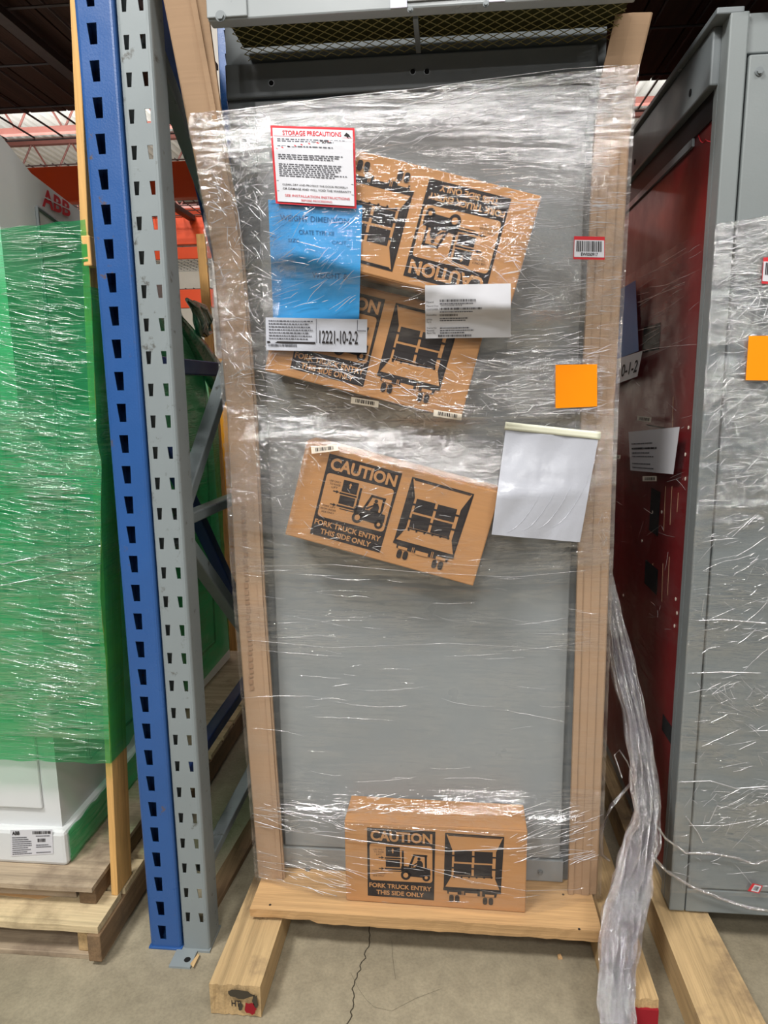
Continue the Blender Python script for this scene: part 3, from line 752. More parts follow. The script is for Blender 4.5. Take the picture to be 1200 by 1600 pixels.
for _ in range(3):                      # lift the sheet a little so that it clears the box corners
    HUL = [[min(HUL[j][i], (HUL[j][i]+HUL[max(0, j-1)][i]+HUL[min(NZ, j+1)][i]+HUL[j][max(0, i-1)]+HUL[j][min(NX, i+1)])/5) for i in range(NX+1)] for j in range(NZ+1)]
def filmY(x, z):
    xl, xr = interp(XLT, z), interp(XRT, z)
    u = min(1, max(0, (x-xl)/(xr-xl)))*NX; v_ = min(1, max(0, (z-ZA)/(ZB-ZA)))*NZ
    i, j = min(NX-1, int(u)), min(NZ-1, int(v_)); a, b = u-i, v_-j
    return (HUL[j][i]*(1-a)+HUL[j][i+1]*a)*(1-b)+(HUL[j+1][i]*(1-a)+HUL[j+1][i+1]*a)*b
def topz(x): return 2.185+(x+.60)*.080+.004*noise.noise(Vector((x*9, 3, 0)))
def film_pt(u, v_):
    z0 = ZA+.003*noise.noise(Vector((u*14, 0, 0)))
    xm = -.6+1.02*u; z = z0+(topz(xm)-z0)*v_
    xl, xr = interp(XLT, z), interp(XRT, z); x = xl+(xr-xl)*u
    rag = 0
    if u < .06: rag = -.006*abs(noise.noise(Vector((z*55, 7, 0))))*(1-u/.06)*(1.6 if z > 1.25 else .3)
    crum = .0035 if z > 1.98 else (.0012 if z > 1.3 else .0008)
    if u < .22 and z > 1.7: crum += .004*(1-u/.22)
    y = filmY(x, z)-.0095-abs(noise.noise(Vector((x*7, 0, z*60))))*crum*1.5-abs(noise.noise(Vector((x*26+z*9, 5, z*26))))*crum
    return (x+rag, y, z)
def film_dens(u, v_):
    z = ZA+(2.23-ZA)*v_; x = -.6+1.02*u
    d = .10 if z < 1.08 else .62
    d = .30 if .85 < z < 1.08 else d
    if z > 1.62: d = .36
    if z > 2.0: d = .62+.3*max(0, 1-abs(z-2.14)/.12)
    if u < .24 and z > 1.55: d = max(d, 1.0-.35*u/.24)
    if 1.28 < z < 1.66 and not (-.45 < x < .15 and z > 1.5): d = .78
    if u > .72 and 1.6 < z < 2.0: d = .75
    if .36 < z < .46: d += .12
    if z < .2 and not -.3 < x < .22: d += .2
    for rc_ in RECTS:
        e1, e2 = rc_[1]-rc_[0], rc_[3]-rc_[0]; q = Vector((x, rc_[0].y, z))-rc_[0]
        if 0 < q.dot(e1)/e1.length_squared < 1 and 0 < q.dot(e2)/e2.length_squared < 1: d *= .35
    return max(0, min(1, d+.25*noise.noise(Vector((x*5, 1, z*6)))*min(1, d*2)))
t = thing('stretch_film', (-.08, .1, ZA), 'clear crinkled stretch film wound around the centre cabinet and its boxes', 'stretch film')
mb = MB()
mb.grid(film_pt, 210, 620, 'film', film_dens)
def pleats(clusters, surf, m_, mat, seed=1):
    """short rolled creases in a paler colour, added on the film to make glints"""
    rg = random.Random(seed)
    for (x0, y0, x1, y1, n, am, asd, la, lb, rr) in clusters:
        for _ in range(n):
            # cluster around a few seeds so that creases bunch up
            cx, cy = rg.uniform(x0, x1), y0+(y1-y0)*(.5+.5*math.copysign(abs(rg.uniform(-1, 1))**1.0, rg.uniform(-1, 1)))
            an = R(rg.gauss(am, asd)); L = la+(lb-la)*rg.random()**2; r = rr*rg.uniform(.4, 1.1); k = max(2, int(L/9)); bend = rg.gauss(0, .10)
            P = []
            for i in range(k+1):
                t_ = (i/k-.5)*L; a2 = an+bend*t_/max(L, 1)
                x, y = cx+t_*math.cos(a2)+rg.uniform(-.3, .3), cy+t_*math.sin(a2)+rg.gauss(0, .35)
                P.append(surf(x, y))
            if any(p is None for p in P): continue
            m_.tube(P, [r*(.25+.75*math.sin(math.pi*(i+.4)/(k+.8)))*rg.uniform(.6, 1.1) for i in range(k+1)], mat, 5, False)
    m_.dens += [.8]*(len(m_.v)-len(m_.dens))
def on_front(x, y):
    Y = .08
    for _ in range(4): p = pY(x, y, Y); Y = filmY(p.x, p.z)-.0112
    p = pY(x, y, Y)
    if p.z > topz(p.x)-.002 or p.z < ZA+.004 or p.x < interp(XLT, p.z)+.001 or p.x > interp(XRT, p.z)-.001: return None
    return p
pleats([(770, 120, 1000, 330, 330, -2, 3, 14, 70, .0010), (640, 110, 1000, 200, 170, -10, 5, 20, 110, .0011), (330, 165, 660, 240, 170, -14, 16, 10, 60, .0009),
        (305, 175, 420, 330, 210, 10, 60, 6, 34, .0011), (325, 320, 430, 640, 190, 20, 50, 6, 40, .0010), (420, 200, 560, 480, 110, -25, 22, 8, 50, .0009),
        (820, 300, 1000, 520, 170, -2, 6, 10, 70, .0009), (640, 340, 860, 480, 90, 8, 25, 8, 60, .0009), (790, 520, 940, 650, 130, -5, 8, 14, 80, .0009),
        (360, 560, 940, 700, 420, 15, 50, 4, 20, .0007), (380, 640, 700, 880, 150, 20, 40, 5, 26, .0007), (400, 560, 800, 640, 110, 12, 12, 14, 80, .0009),
        (390, 860, 930, 1240, 70, 3, 5, 20, 140, .0006), (395, 1255, 550, 1300, 90, 4, 10, 10, 60, .0009), (820, 1260, 935, 1345, 90, -14, 8, 10, 70, .0010),
        (400, 1330, 545, 1400, 50, 14, 8, 12, 70, .0009), (545, 1240, 830, 1410, 45, 4, 6, 12, 90, .0006), (935, 640, 965, 900, 60, 80, 20, 5, 20, .0007),
        (520, 1240, 640, 1290, 50, -10, 10, 10, 40, .0010)], on_front, mb, 'film_glint_line', 5)
mb.build('front_film', t, smooth=True)
def side_fn(sg):
    def fn(u, v_):
        z = ZA+(topz(-.6 if sg < 0 else .42)-ZA)*v_; x = interp(XLT, z)-.0005 if sg < 0 else interp(XRT, z)+.0005
        y = filmY(x, z)-.004+u*.86; k = min(1, u*3)
        return (x+(k*.035 if sg < 0 else -k*.05)+.002*noise.noise(Vector((u*9, sg, z*40))), y, z)
    return fn
for sg in (-1, 1):
    m_ = MB(); m_.grid(side_fn(sg), 24, 120, 'film', lambda u, v: .5); m_.build('side_film', t, smooth=True)
# bright rolled ridges where the film edge is bunched
def ridge(pts_px, r, nm='film_ridge', off=.006, parent=t):
    P = []
    for k in range(len(pts_px)-1):
        (x0, y0), (x1, y1) = pts_px[k], pts_px[k+1]; n = max(2, int(math.hypot(x1-x0, y1-y0)/14))
        for i in range(n):
            a = i/n; x, y = x0+(x1-x0)*a, y0+(y1-y0)*a; Y = .08
            for _ in range(4): p = pY(x, y, Y); Y = filmY(p.x, p.z)-off
            P.append(pY(x, y, Y))
    rr = [r*(.45+.8*abs(noise.noise(Vector((i*.7, r*900, 2))))) for i in range(len(P))]
    m_ = MB(); m_.tube(P, rr, 'film_glint_line', 5); m_.dens = [.7]*len(m_.v); return m_.build(nm, parent, smooth=True)
ridge([(398, 1283), (440, 1296), (540, 1310), (620, 1321), (700, 1330), (818, 1325), (880, 1318), (930, 1303)], .0016)
ridge([(402, 1345), (460, 1352), (540, 1366)], .0009); ridge([(540, 1337), (640, 1350), (740, 1378), (822, 1392), (900, 1390), (925, 1384)], .0008)
ridge([(404, 1370), (470, 1384), (540, 1404)], .0013)
ridge([(398, 1262), (450, 1272), (540, 1278)], .0010)
ridge([(312, 178), (400, 168), (520, 152), (640, 140), (760, 124), (880, 108), (982, 101)], .0012)
ridge([(415, 290), (470, 262), (540, 240), (640, 222), (740, 190), (860, 150)], .0009)
ridge([(325, 285), (360, 300), (372, 330), (378, 380), (400, 400), (380, 420), (360, 440)], .0014)
ridge([(372, 640), (450, 648), (560, 690), (640, 742)], .0007)
ridge([(390, 885), (520, 882), (640, 893), (800, 902), (930, 890)], .0007)
ridge([(388, 1000), (520, 1012), (700, 1005), (930, 1018)], .0006)

# ---------------- sheets and stickers on the film
class Sheet:
    def __init__(s, corners, off, wav=.0, surf=None, curl=0):
        s.c = corners; s.off = off; s.wav = wav; s.surf = surf or (lambda x, y, off: s._film(x, y, off)); s.curl = curl
    def _film(s, x, y, off):
        lo, hi = -.14, .16
        for _ in range(18):
            mid = (lo+hi)/2; p = pY(x, y, mid)
            if mid < filmY(p.x, p.z)-off: lo = mid
            else: hi = mid
        return pY(x, y, (lo+hi)/2)
    def fn(s, dy=0.0):
        TL, TR, BR, BL = s.c
        def f(u, v):
            x = (TL[0]*(1-u)+TR[0]*u)*(1-v)+(BL[0]*(1-u)+BR[0]*u)*v; y = (TL[1]*(1-u)+TR[1]*u)*(1-v)+(BL[1]*(1-u)+BR[1]*u)*v
            p = s.surf(x, y, s.off+dy)
            if s.wav: p = p+Vector((0, -s.wav*(abs(noise.noise(Vector((u*2.2+v*1.3, v*1.1, s.off*100))))+.4*abs(noise.noise(Vector((u*9, v*3, 3))))), 0))
            return p
        return f
def sheet(name, corners, off, mat, label, cat, nu=14, nv=14, wav=.0, solid=.0005, group=None, root=None, surf=None):
    S = Sheet(corners, off, wav, surf)
    base = S.fn()(.5, 1)
    t = thing(name, base, label, cat, group)
    MB().grid(lambda u, v: S.fn()(u, v), nu, nv, mat).build('sheet', t, smooth=True)
    return t, S
# storage precautions
t, S = sheet('warning_sheet', ((422, 196), (554, 200), (557, 326), (431, 318)), .0135, 'ink_red', 'white notice with red border headed STORAGE PRECAUTIONS, above the blue sheet', 'notice', 64, 64, wav=.0)
f1, f2 = S.fn(.0024), S.fn(.0036)
MB().grid(lambda u, v: f1(.025+.95*u, .03+.94*v), 62, 62, 'paper').build('white_field', t, smooth=True)
a = MB(); put_text(a, 'STORAGE PRECAUTIONS', f2, .14, .84, .055, .115, 'ink_red', .02)
put_lines(a, f2, .07, .93, (.16, .185, .25, .36, .385, .41, .48, .505, .53, .555, .58, .605, .63), .011, 'ink_grey', 3, .25)
put_rect(a, f2, .03, .97, .70, .705, 'ink_grey'); put_rect(a, f2, .03, .97, .83, .835, 'ink_grey'); put_rect(a, f2, .03, .97, .125, .13, 'ink_red')
put_text(a, 'CLEAN, DRY AND PROTECT THE DOOR PROPERLY', f2, .10, .90, .735, .762, 'ink', .006); put_text(a, 'OR DAMAGE AND WILL VOID THE WARRANTY', f2, .10, .94, .785, .812, 'ink', .006)
put_text(a, 'SEE INSTALLATION INSTRUCTIONS', f2, .12, .92, .87, .90, 'ink_red', .006); put_text(a, 'BEFORE PROCEEDING', f2, .32, .70, .925, .95, 'ink_red', .006)
P = [(.90, .06), (.93, .08), (.955, .12), (.92, .11), (.93, .14), (.90, .11), (.87, .10)]
a.poly([f2(*p) for p in reversed(P)], 'ink'); a.build('print', t)
# blue sheet
t, S = sheet('blue_sheet', ((419, 312), (566, 321), (561, 500), (427, 497)), .0025, 'blue_paper', 'light blue paper sheet headed WEIGHT DIMENSION, taped beside the topmost box', 'paper sheet', wav=.0015, nu=20, nv=24)
f2 = S.fn(.001); a = MB()
put_text(a, 'WEIGHT DIMENSION', f2, .12, .86, .12, .17, 'ink_blue', .01); put_text(a, 'CRATE TYPE XII', f2, .32, .70, .24, .28, 'ink_blue', .01)
put_rect(a, f2, .15, .88, .21, .214, 'ink_blue'); put_rect(a, f2, .2, .88, .30, .304, 'ink_blue'); put_rect(a, f2, .2, .88, .365, .369, 'ink_blue')
put_text(a, 'SIZE', f2, .2, .32, .32, .35, 'ink_blue'); put_text(a, 'CAUT', f2, .68, .84, .32, .35, 'ink_blue')
put_text(a, 'WEIGHT &', f2, .46, .86, .60, .65, 'ink_blue'); a.build('print', t)
# white part number label
t, S = sheet('part_number_label', ((415, 496), (574, 499), (573, 551), (416, 547)), .015, 'paper2', 'wide white label printed 12221-10-2-2 across the bottom of the blue sheet', 'label', wav=.003, nu=20)
f2 = S.fn(.0015); a = MB()
put_text(a, '12221-10-2-2', f2, .53, .91, .36, .76, 'ink', .012)
put_lines(a, f2, .03, .48, (.08, .17, .26, .35, .44, .53, .62), .035, 'ink_grey', 4, .15); put_rect(a, f2, .01, .49, .72, .78, 'ink'); put_rect(a, f2, .497, .502, 0.02, .75, 'ink_grey')
put_rect(a, f2, .90, .905, .02, .35, 'ink_grey'); put_rect(a, f2, .90, .99, .34, .36, 'ink_grey'); put_barcode(a, f2, .02, .30, .80, .88, 'ink_grey', 30)
a.build('print', t)
# shipping data sheet
t, S = sheet('shipping_label', ((664, 446), (798, 443), (798, 527), (665, 529)), .016, 'paper', 'white shipping label with barcodes, right of the two upper boxes\' join', 'label', wav=.004, nu=20)
f2 = S.fn(.0015); a = MB()
for (st, u1, vv) in (('Material', .10, .31), ('Material Desc', .155, .385), ('CUSTOMER', .15, .45), ('Commodities', .13, .555), ('UM Note', .08, .64), ('Org. Nr', .07, .69), ('Shipping Date', .13, .80), ('Received', .10, .845), ('Batch No.', .12, .89)):
    put_text(a, st, f2, .015, u1, vv-.01, vv+.022, 'ink')
put_barcode(a, f2, .17, .60, .275, .32, 'ink', 36, 2); put_text(a, 'SWITCHGEAR 4X70 B', f2, .18, .43, .372, .402, 'ink'); put_barcode(a, f2, .17, .67, .43, .47, 'ink', 44, 3)
put_barcode(a, f2, .17, .38, .55, .59, 'ink', 20, 4); put_lines(a, f2, .17, .6, (.345, .50, .62, .66, .80, .845, .89), .018, 'ink_grey', 8, .4); put_barcode(a, f2, .15, .55, .935, .975, 'ink', 34, 5)
a.build('print', t)
# three small barcode stickers
for k, (c, lb) in enumerate(((((549, 620), (592, 627), (591, 637), (548, 630)), 'small cream barcode sticker under the second box, left of the pair'),
                             (((678, 640), (722, 647), (721, 657), (677, 650)), 'small cream barcode sticker at the lower right corner of the second box'),
                             (((486, 699), (527, 694), (529, 704), (487, 709)), 'small cream barcode sticker at the upper left corner of the third box'))):
    t, S = sheet('barcode_sticker', c, .014, 'label', lb, 'sticker', 4, 2, group='small cream barcode stickers on the centre film')
    a = MB(); put_barcode(a, S.fn(.0008), .16, .86, .18, .74, 'ink', 15, 11+k); a.build('barcode', t)
# asset tag
def asset_tag(c, lb, surf=None, txt='EWI050917', off=.0135):
    t, S = sheet('barcode_tag', c, off, 'ink_red', lb, 'barcode tag', 6, 6, surf=surf)
    f1, f2 = S.fn(.0008), S.fn(.0016)
    MB().grid(lambda u, v: f1(.02+.96*u, .16+.74*v), 4, 4, 'paper').build('white_field', t)
    a = MB(); put_barcode(a, f2, .09, .93, .2, .66, 'ink', 22, 5); put_text(a, txt, f2, .24, .78, .70, .85, 'ink', .02); a.build('print', t)
asset_tag(((897, 369), (945, 370), (945, 406), (896, 405)), 'white and red barcode tag EWI050917 on the upper right corner post')
t, S = sheet('orange_note', ((868, 570), (933, 569), (933, 635), (868, 638)), .0135, 'fluo', 'square plain orange paper stuck on the right edge of the centre film', 'paper note', 4, 4)
# document pouch
t, S = sheet('document_pouch', ((790, 672), (935, 682), (906, 847), (768, 835)), .015, 'paper2', 'large white plastic document pouch with cream flap, right of the third box', 'pouch', wav=.006, nu=26, nv=26)
f2 = Sheet(((790, 659), (939, 675), (938, 687), (788, 671)), .0185, .002).fn()
MB().grid(lambda u, v: f2(u, v), 20, 3, 'cream').build('adhesive_flap', t, smooth=True, solid=.0006, label='cream adhesive flap')
fc = S.fn(.0008); a = MB()
for k in range(4):
    u0, v0 = .15+.17*k, .97-.03*k
    pts = [fc(min(.97, u0+.33*q), v0-(.32+.04*k)*q*q-.08*q) for q in [i/10 for i in range(11)]]
    a.tube(pts, [.0001+.0002*math.sin(math.pi*i/10) for i in range(11)], 'paper2', 4)
a.build('creases', t)

# ---------------- bunched tail of film at the lower right
t = thing('film_tail', (.41, -.2, 0), 'twisted bunch of clear film hanging to the floor between the two grey cabinets', 'stretch film')
TP = [((945, 885), .16, .012), ((958, 960), .17, .03), ((975, 1050), .16, .045), ((994, 1130), .13, .04), ((1005, 1200), .10, .045), ((1010, 1265), .06, .045), ((1000, 1330), .02, .062), ((980, 1400), -.03, .075), ((968, 1460), -.09, .07), ((962, 1530), -.16, .06), ((963, 1600), -.24, .055), ((966, 1650), -.30, .06)]
TW = []
for (q, Y, wd) in TP: TW.append((pY(*q, Y), wd*1.28))
def tail_fn(seed, amp, shift=0):
    def fn(u, v):
        k = v*(len(TW)-1); i = min(len(TW)-2, int(k)); a = k-i; a_ = a*a*(3-2*a)
        p = TW[i][0].lerp(TW[i+1][0], a); wd = TW[i][1]*(1-a_)+TW[i+1][1]*a_
        s_ = (u-.5)*2
        pl = math.sin(u*21+v*5+seed)*.35+math.sin(u*47+seed*2+v*9)*.2+noise.noise(Vector((u*6, v*14, seed)))*.8
        x = p.x+s_*wd*.5*(1+.25*noise.noise(Vector((0 if s_ < 0 else 4, v*18, seed))))+shift
        z = max(.008, p.z)
        return (x, p.y+pl*amp*wd*.55-.01*(1-s_*s_)+seed*.004, z)
    return fn
for k in range(4):
    m_ = MB(); m_.grid(tail_fn(k*1.7, 1.0, (k-1)*.006), 40, 200, 'film_tail', lambda u, v: .75+.25*noise.noise(Vector((u*5, v*12, 0)))); m_.build('film_strand', t, smooth=True)
m_ = MB()
lp_ = [pY(*q, .12) for q in ((972, 1215), (960, 1180), (968, 1172), (980, 1190), (990, 1215))]
m_.tube(lp_, .002, 'film_tail', 5); lp_ = [pY(*q, .16) for q in ((985, 1225), (955, 1260), (938, 1300), (940, 1335), (952, 1345))]
m_.tube(lp_, [.004, .006, .008, .006, .003], 'film_tail', 6); m_.dens = [.6]*len(m_.v); m_.build('loose_loop', t, smooth=True)

# ================================================================== RIGHT CABINET
RX, RY, RB, RTOP = .618, .10, .105, 2.365
t = thing('switchgear_section', (RX+.4, RY, RB), 'grey steel cabinet at the right with dark red side sheet, under clear film', 'cabinet')
MB().box(RX+.008, 1.9, RY+.05, RY+1.1, RB+.02, RTOP-.01, 'frame_grey').build('body', t)
a = MB(); a.box(RX, RX+.042, RY, RY+.05, RB, RTOP, 'rcab_grey'); a.build('corner_column', t, bev=.004)
MB().box(RX, RX+.007, RY+.051, RY+.075, RB, RTOP-.12, 'rcab_grey').build('column_return_flange', t)
MB().box(RX+.046, 1.9, RY-.002, RY+.05, RB+.075, 2.275, 'rcab_grey').build('door', t, bev=.004)
MB().box(RX+.044, 1.9, RY, RY+.05, RB, RB+.07, 'rcab_grey').build('bottom_rail', t, bev=.003)
MB().box(RX+.044, 1.9, RY+.012, RY+.05, 2.282, RTOP, 'rcab_grey').build('top_front_rail', t, bev=.003)
MB().box(RX+.044, RX+.5, RY-.03, RY+.011, 2.39, 2.44, 'frame_grey').build('lifting_rail', t, bev=.003)
bolt(t, pY(1186, 112, RY-.002), .0065)
# side: red sheet, rails with holes
RS = MB(); RS.box(RX+.004, RX+.0075, RY+.075, RY+1.1, RB+.06, 2.20, 'red_sheet'); RS.build('red_side_sheet', t, label='dark red insulating side sheet')
a = MB(); a.box(RX-.018, RX+.006, RY+.052, RY+1.12, 2.235, 2.36, 'frame_grey'); a.build('side_top_rail', t, bev=.004)
a = MB(); a.box(RX-.03, RX+.03, RY+.0, RY+1.12, 2.3605, 2.375, 'frame_grey'); a.build('roof_edge_angle', t, bev=.003)
a = MB(); a.box(RX+.0, RX+.0035, RY+.076, RY+1.1, 2.17, 2.234, 'black'); a.build('side_inner_lip', t)
a = MB(); a.box(RX-.004, RX+.003, RY+.2, RY+1.1, 2.15, 2.169, 'frame_grey')
a.build('side_lip_strip', t)
for q in ((1079, 145), (992, 253)):
    a = MB(); p = pX(*q, RX-.018); a.tube([p+Vector((-.0015, 0, 0)), p+Vector((.001, 0, 0))], .009, 'dark', 12); a.build('bolt_hole', t)
a = MB(); p = pX(1065, 105, RX-.018); a.tube([p+Vector((0, 0, 0)), p+Vector((-.007, 0, 0))], .01, 'steel', 6); a.build('bolt', t)
a = MB()
def sidequad(x0, y0, x1, y1, mat, mb, X=None, sk=0):
    X = RX+.003 if X is None else X
    A = pX(x0, y0, X); B = pX(x1, y1, X); mb.box(X-.0008, X, min(A.y, B.y), max(A.y, B.y), min(A.z, B.z), max(A.z, B.z), mat)
for q in ((1006, 512, 1030, 546), (1018, 762, 1028, 838), (1009, 874, 1026, 930), (1036, 1115, 1050, 1165), (1091, 515, 1096, 560), (1010, 663, 1040, 670)): sidequad(*q, 'dark', a)
a.build('dark_cutouts', t)
a = MB()
for q in ((1076, 668), (1071, 710), (1071, 748), (985, 713), (1056, 936), (1058, 958), (1054, 978), (1003, 845), (974, 930), (1020, 800), (1034, 800)):
    p = pX(*q, RX+.003); a.tube([p, p+Vector((-.001, 0, 0))], .005, 'label', 10)
for (x0, y0, x1, y1) in ((1040, 760, 1037, 830), (1050, 760, 1047, 820), (1060, 770, 1058, 800), (1052, 620, 1050, 700), (1046, 870, 1043, 930), (1036, 880, 1034, 940), (1020, 880, 1019, 925)):
    a.tube([pX(x0, y0, RX+.0035), pX(x1, y1, RX+.0035)], .0009, 'ink_faint', 4)
a.build('chalk_marks', t)
a = MB(); ac = [pX(1098+9*math.cos(th), 185+38*math.sin(th), RX+.003) for th in [R(60+12*i) for i in range(22)]]
a.tube(ac, .0012, 'ink_red', 4); a.tube([pX(*q, RX+.003) for q in ((1104, 220), (1112, 222), (1120, 212))], .0012, 'ink_red', 4); a.build('scratch_marks', t)
# beams under it
t = thing('timber_skid', (.68, .3, 0), 'pale weathered timber beam on the floor under the right grey cabinet', 'skid')
runner(.585, .735, .585, .700, -.32, 1.1, .10, 'pine_y2', 'beam', t, seed=11, jag=.004)
runner(1.5, 1.62, 1.5, 1.62, -.1, 1.1, .10, 'pine_y2', 'beam', t, seed=12)
# film on it
t = thing('stretch_film', (RX+.3, RY, .2), 'clear crinkled stretch film wound around the right grey cabinet', 'stretch film')
RFT = 1.925
def rtop(x): return RFT+.012*math.sin(x*9)+(x-RX)*.02
def rf(u, v):
    x = RX-.006+u*.75; z = .17+(rtop(x)-.17)*v
    cr_ = .004 if z > 1.2 else .0018
    return (x, RY-.010-abs(noise.noise(Vector((x*9+z*4, 0, z*22))))*cr_*1.6-abs(noise.noise(Vector((x*30, 2, z*34))))*cr_*.7, z)
def rd(u, v):
    z = .17+1.76*v; d = .28 if z < 1.15 else .62
    if z > 1.65: d = .95
    if .3 < z < .45: d = .5
    return max(0, min(1, d+.3*noise.noise(Vector((u*4, 8, z*5)))))
m_ = MB(); m_.grid(rf, 120, 300, 'film_r', rd)
pleats([(1105, 338, 1215, 520, 240, -8, 22, 8, 60, .0011), (1090, 520, 1215, 760, 170, -22, 25, 8, 60, .0010), (1075, 760, 1215, 1000, 110, -12, 30, 8, 60, .0009),
        (1062, 1000, 1215, 1400, 90, 2, 25, 8, 70, .0009), (1110, 1070, 1215, 1110, 50, 10, 40, 6, 30, .0009), (1100, 1230, 1215, 1300, 50, -10, 30, 8, 50, .0009)],
       lambda x, y: (lambda p: p if (RX-.004 < p.x < RX+.74 and .18 < p.z < rtop(p.x)-.004) else None)(pY(x, y, RY-.0175)), m_, 'film_glint_line', 6)
m_.build('front_film', t, smooth=True)
side_clusters = ([(1000, 380, 1110, 560, 45, -28, 8, 20, 150, .0007), (960, 600, 1090, 1000, 45, -10, 50, 5, 30, .0007)],
       lambda x, y: (lambda p: p if (RY < p.y < 1.0 and .2 < p.z < 1.9) else None)(pX(x, y, RX-.021)))
def rs(u, v):
    y = RY-.010+u*1.1; x0 = RX-.006
    zt = rtop(RX)-.0*u; z = .17+(zt-.17)*v
    return (x0-.004*abs(noise.noise(Vector((y*9+z*5, 3, z*18))))-.012*math.sin(min(1, u)*math.pi), y, z)
m_ = MB(); m_.grid(rs, 60, 160, 'film_r', lambda u, v: max(0, .0+.2*noise.noise(Vector((u*7, 2, v*9))))); pleats(side_clusters[0], side_clusters[1], m_, 'film_glint_line', 7); m_.build('side_film', t, smooth=True)
def rope(pts, r, nm, parent, mat='film_tail', Y=None):
    P = []
    for k in range(len(pts)-1):
        a, b = pts[k], pts[k+1]
        for i in range(6): q = [a[j]+(b[j]-a[j])*i/6 for j in range(3)]; P.append(pY(q[0], q[1], q[2]))
    rr = [r*(.6+.8*abs(noise.noise(Vector((i*.5, r*500, 2))))) for i in range(len(P))]
    m_ = MB(); m_.tube(P, rr, mat, 6); m_.dens = [.8]*len(m_.v); return m_.build(nm, parent, smooth=True)
rope([(1012, 1270, .06), (1040, 1310, .07), (1072, 1333, .08), (1110, 1333, .08), (1150, 1340, .08), (1178, 1350, .08), (1215, 1340, .08)], .0045, 'film_rope', t)
rope([(1008, 1325, .05), (1040, 1360, .06), (1080, 1385, .07), (1130, 1405, .08), (1170, 1418, .08), (1215, 1425, .08)], .0055, 'film_rope', t)
rope([(1086, 970, .082), (1130, 968, .082), (1210, 975, .082)], .0018, 'film_ridge', t, 'film_glint_line'); rope([(1075, 1052, .082), (1130, 1050, .082), (1200, 1052, .082)], .0014, 'film_ridge', t, 'film_glint_line')
rope([(1060, 1222, .082), (1110, 1220, .082), (1150, 1232, .082), (1210, 1228, .082)], .0016, 'film_ridge', t, 'film_glint_line'); rope([(1072, 1276, .082), (1090, 1300, .082), (1100, 1320, .082)], .0016, 'film_ridge', t, 'film_glint_line')
rope([(1076, 1290, .082), (1130, 1290, .082), (1210, 1276, .082)], .0012, 'film_ridge', t, 'film_glint_line')
# things stuck on it
sf = lambda x, y, off: pY(x, y, RY-.012-off)
ss = lambda x, y, off: pX(x, y, RX-.020-off)
t, S = sheet('orange_note', ((1170, 525), (1236, 524), (1236, 595), (1165, 594)), .008, 'fluo', 'plain orange paper stuck on the right cabinet at the photo edge', 'paper note', 4, 4, surf=sf)
asset_tag(((1193, 402), (1240, 402), (1240, 447), (1190, 443)), 'white and red barcode tag on the right cabinet, cut by the photo edge', surf=sf, off=.008, txt='EWI050918')
t, S = sheet('side_shipping_label', ((982, 675), (1062, 667), (1052, 741), (985, 735)), .003, 'paper', 'white shipping label on the dark red side of the right cabinet', 'label', 12, 8, surf=ss, wav=.0)
f2 = S.fn(.001); a = MB(); put_lines(a, f2, .05, .55, (.3, .42, .53, .62, .8, .9), .03, 'ink_grey', 9, .3); put_barcode(a, f2, .06, .58, .41, .46, 'ink', 24); a.build('print', t)
for c, lb in ((((996, 650), (1018, 652), (1017, 660), (995, 657)), 'tiny barcode sticker above the white label on the red side'), (((1004, 744), (1026, 744), (1026, 752), (1004, 752)), 'tiny barcode sticker below the white label on the red side'),
              (((952, 711), (970, 711), (969, 717), (952, 719)), 'tiny barcode sticker on the red side, close to the centre cabinet')):
    t, S = sheet('barcode_sticker', c, .003, 'label', lb, 'sticker', 2, 2, group='tiny barcode stickers on the red side', surf=ss)
    a = MB(); put_barcode(a, S.fn(.001), .15, .85, .2, .8, 'ink', 12, 4); a.build('barcode', t)
t, S = sheet('blue_sheet', ((930, 475), (993, 438), (998, 548), (930, 575)), .004, 'blue_dull', 'darker blue sheet on the red side, half hidden by the right corner post', 'paper sheet', 8, 8, surf=ss)
t, S = sheet('part_number_label', ((930, 572), (1004, 548), (996, 588), (930, 612)), .008, 'paper', 'white label with handprinted number tilted under the darker blue sheet', 'label', 8, 4, surf=ss)
a = MB(); put_text(a, '12221-10-1-2', S.fn(.001), .05, .95, .3, .8, 'ink', .012); a.build('print', t)
t, S = sheet('red_white_sticker', ((1176, 1380), (1192, 1384), (1186, 1396), (1168, 1392)), .006, 'ink_red', 'small red and white sticker low on the right cabinet door', 'sticker', 2, 2, surf=sf)
f1 = S.fn(.0006); a = MB(); put_rect(a, f1, .25, .9, .1, .9, 'paper'); put_barcode(a, S.fn(.0012), .35, .8, .25, .75, 'ink', 6); a.build('white_field', t)

# ================================================================== LEFT MACHINE
LX = -1.12
t = thing('drive_cabinet', (LX-.5, .5, .19), 'light grey machine at the left, wrapped in green film', 'machine')
prof = [(.06, .235), (1.62, .192), (1.55, 1.05), (1.53, 1.45), (1.44, 1.70), (1.15, 1.95), (.478, 2.09), (.22, 2.13), (.10, 2.185), (.06, 2.185)]
mb = MB()
for X in (LX, -2.6):
    P = [(X, y, z) for y, z in prof]; mb.poly(P if X == LX else list(reversed(P)), 'white_cab')
for i in range(len(prof)):
    (ya, za), (yb, zb) = prof[i], prof[(i+1) % len(prof)]
    mb.poly([(LX, ya, za), (-2.6, ya, za), (-2.6, yb, zb), (LX, yb, zb)], 'white_cab')
b = mb.build('housing', t, bev=.02)
MB().box(-2.6, LX+.02, .035, .6, .19, .30, 'white_cab').build('plinth', t, bev=.012)
MB().box(-1.75, LX-.05, .050, .0605, .36, 1.0, 'white_cab').build('front_door', t, bev=.006)
MB().box(-1.75, LX-.05, .050, .0605, 1.02, 2.0, 'white_cab').build('front_door', t, bev=.006)
a = MB()
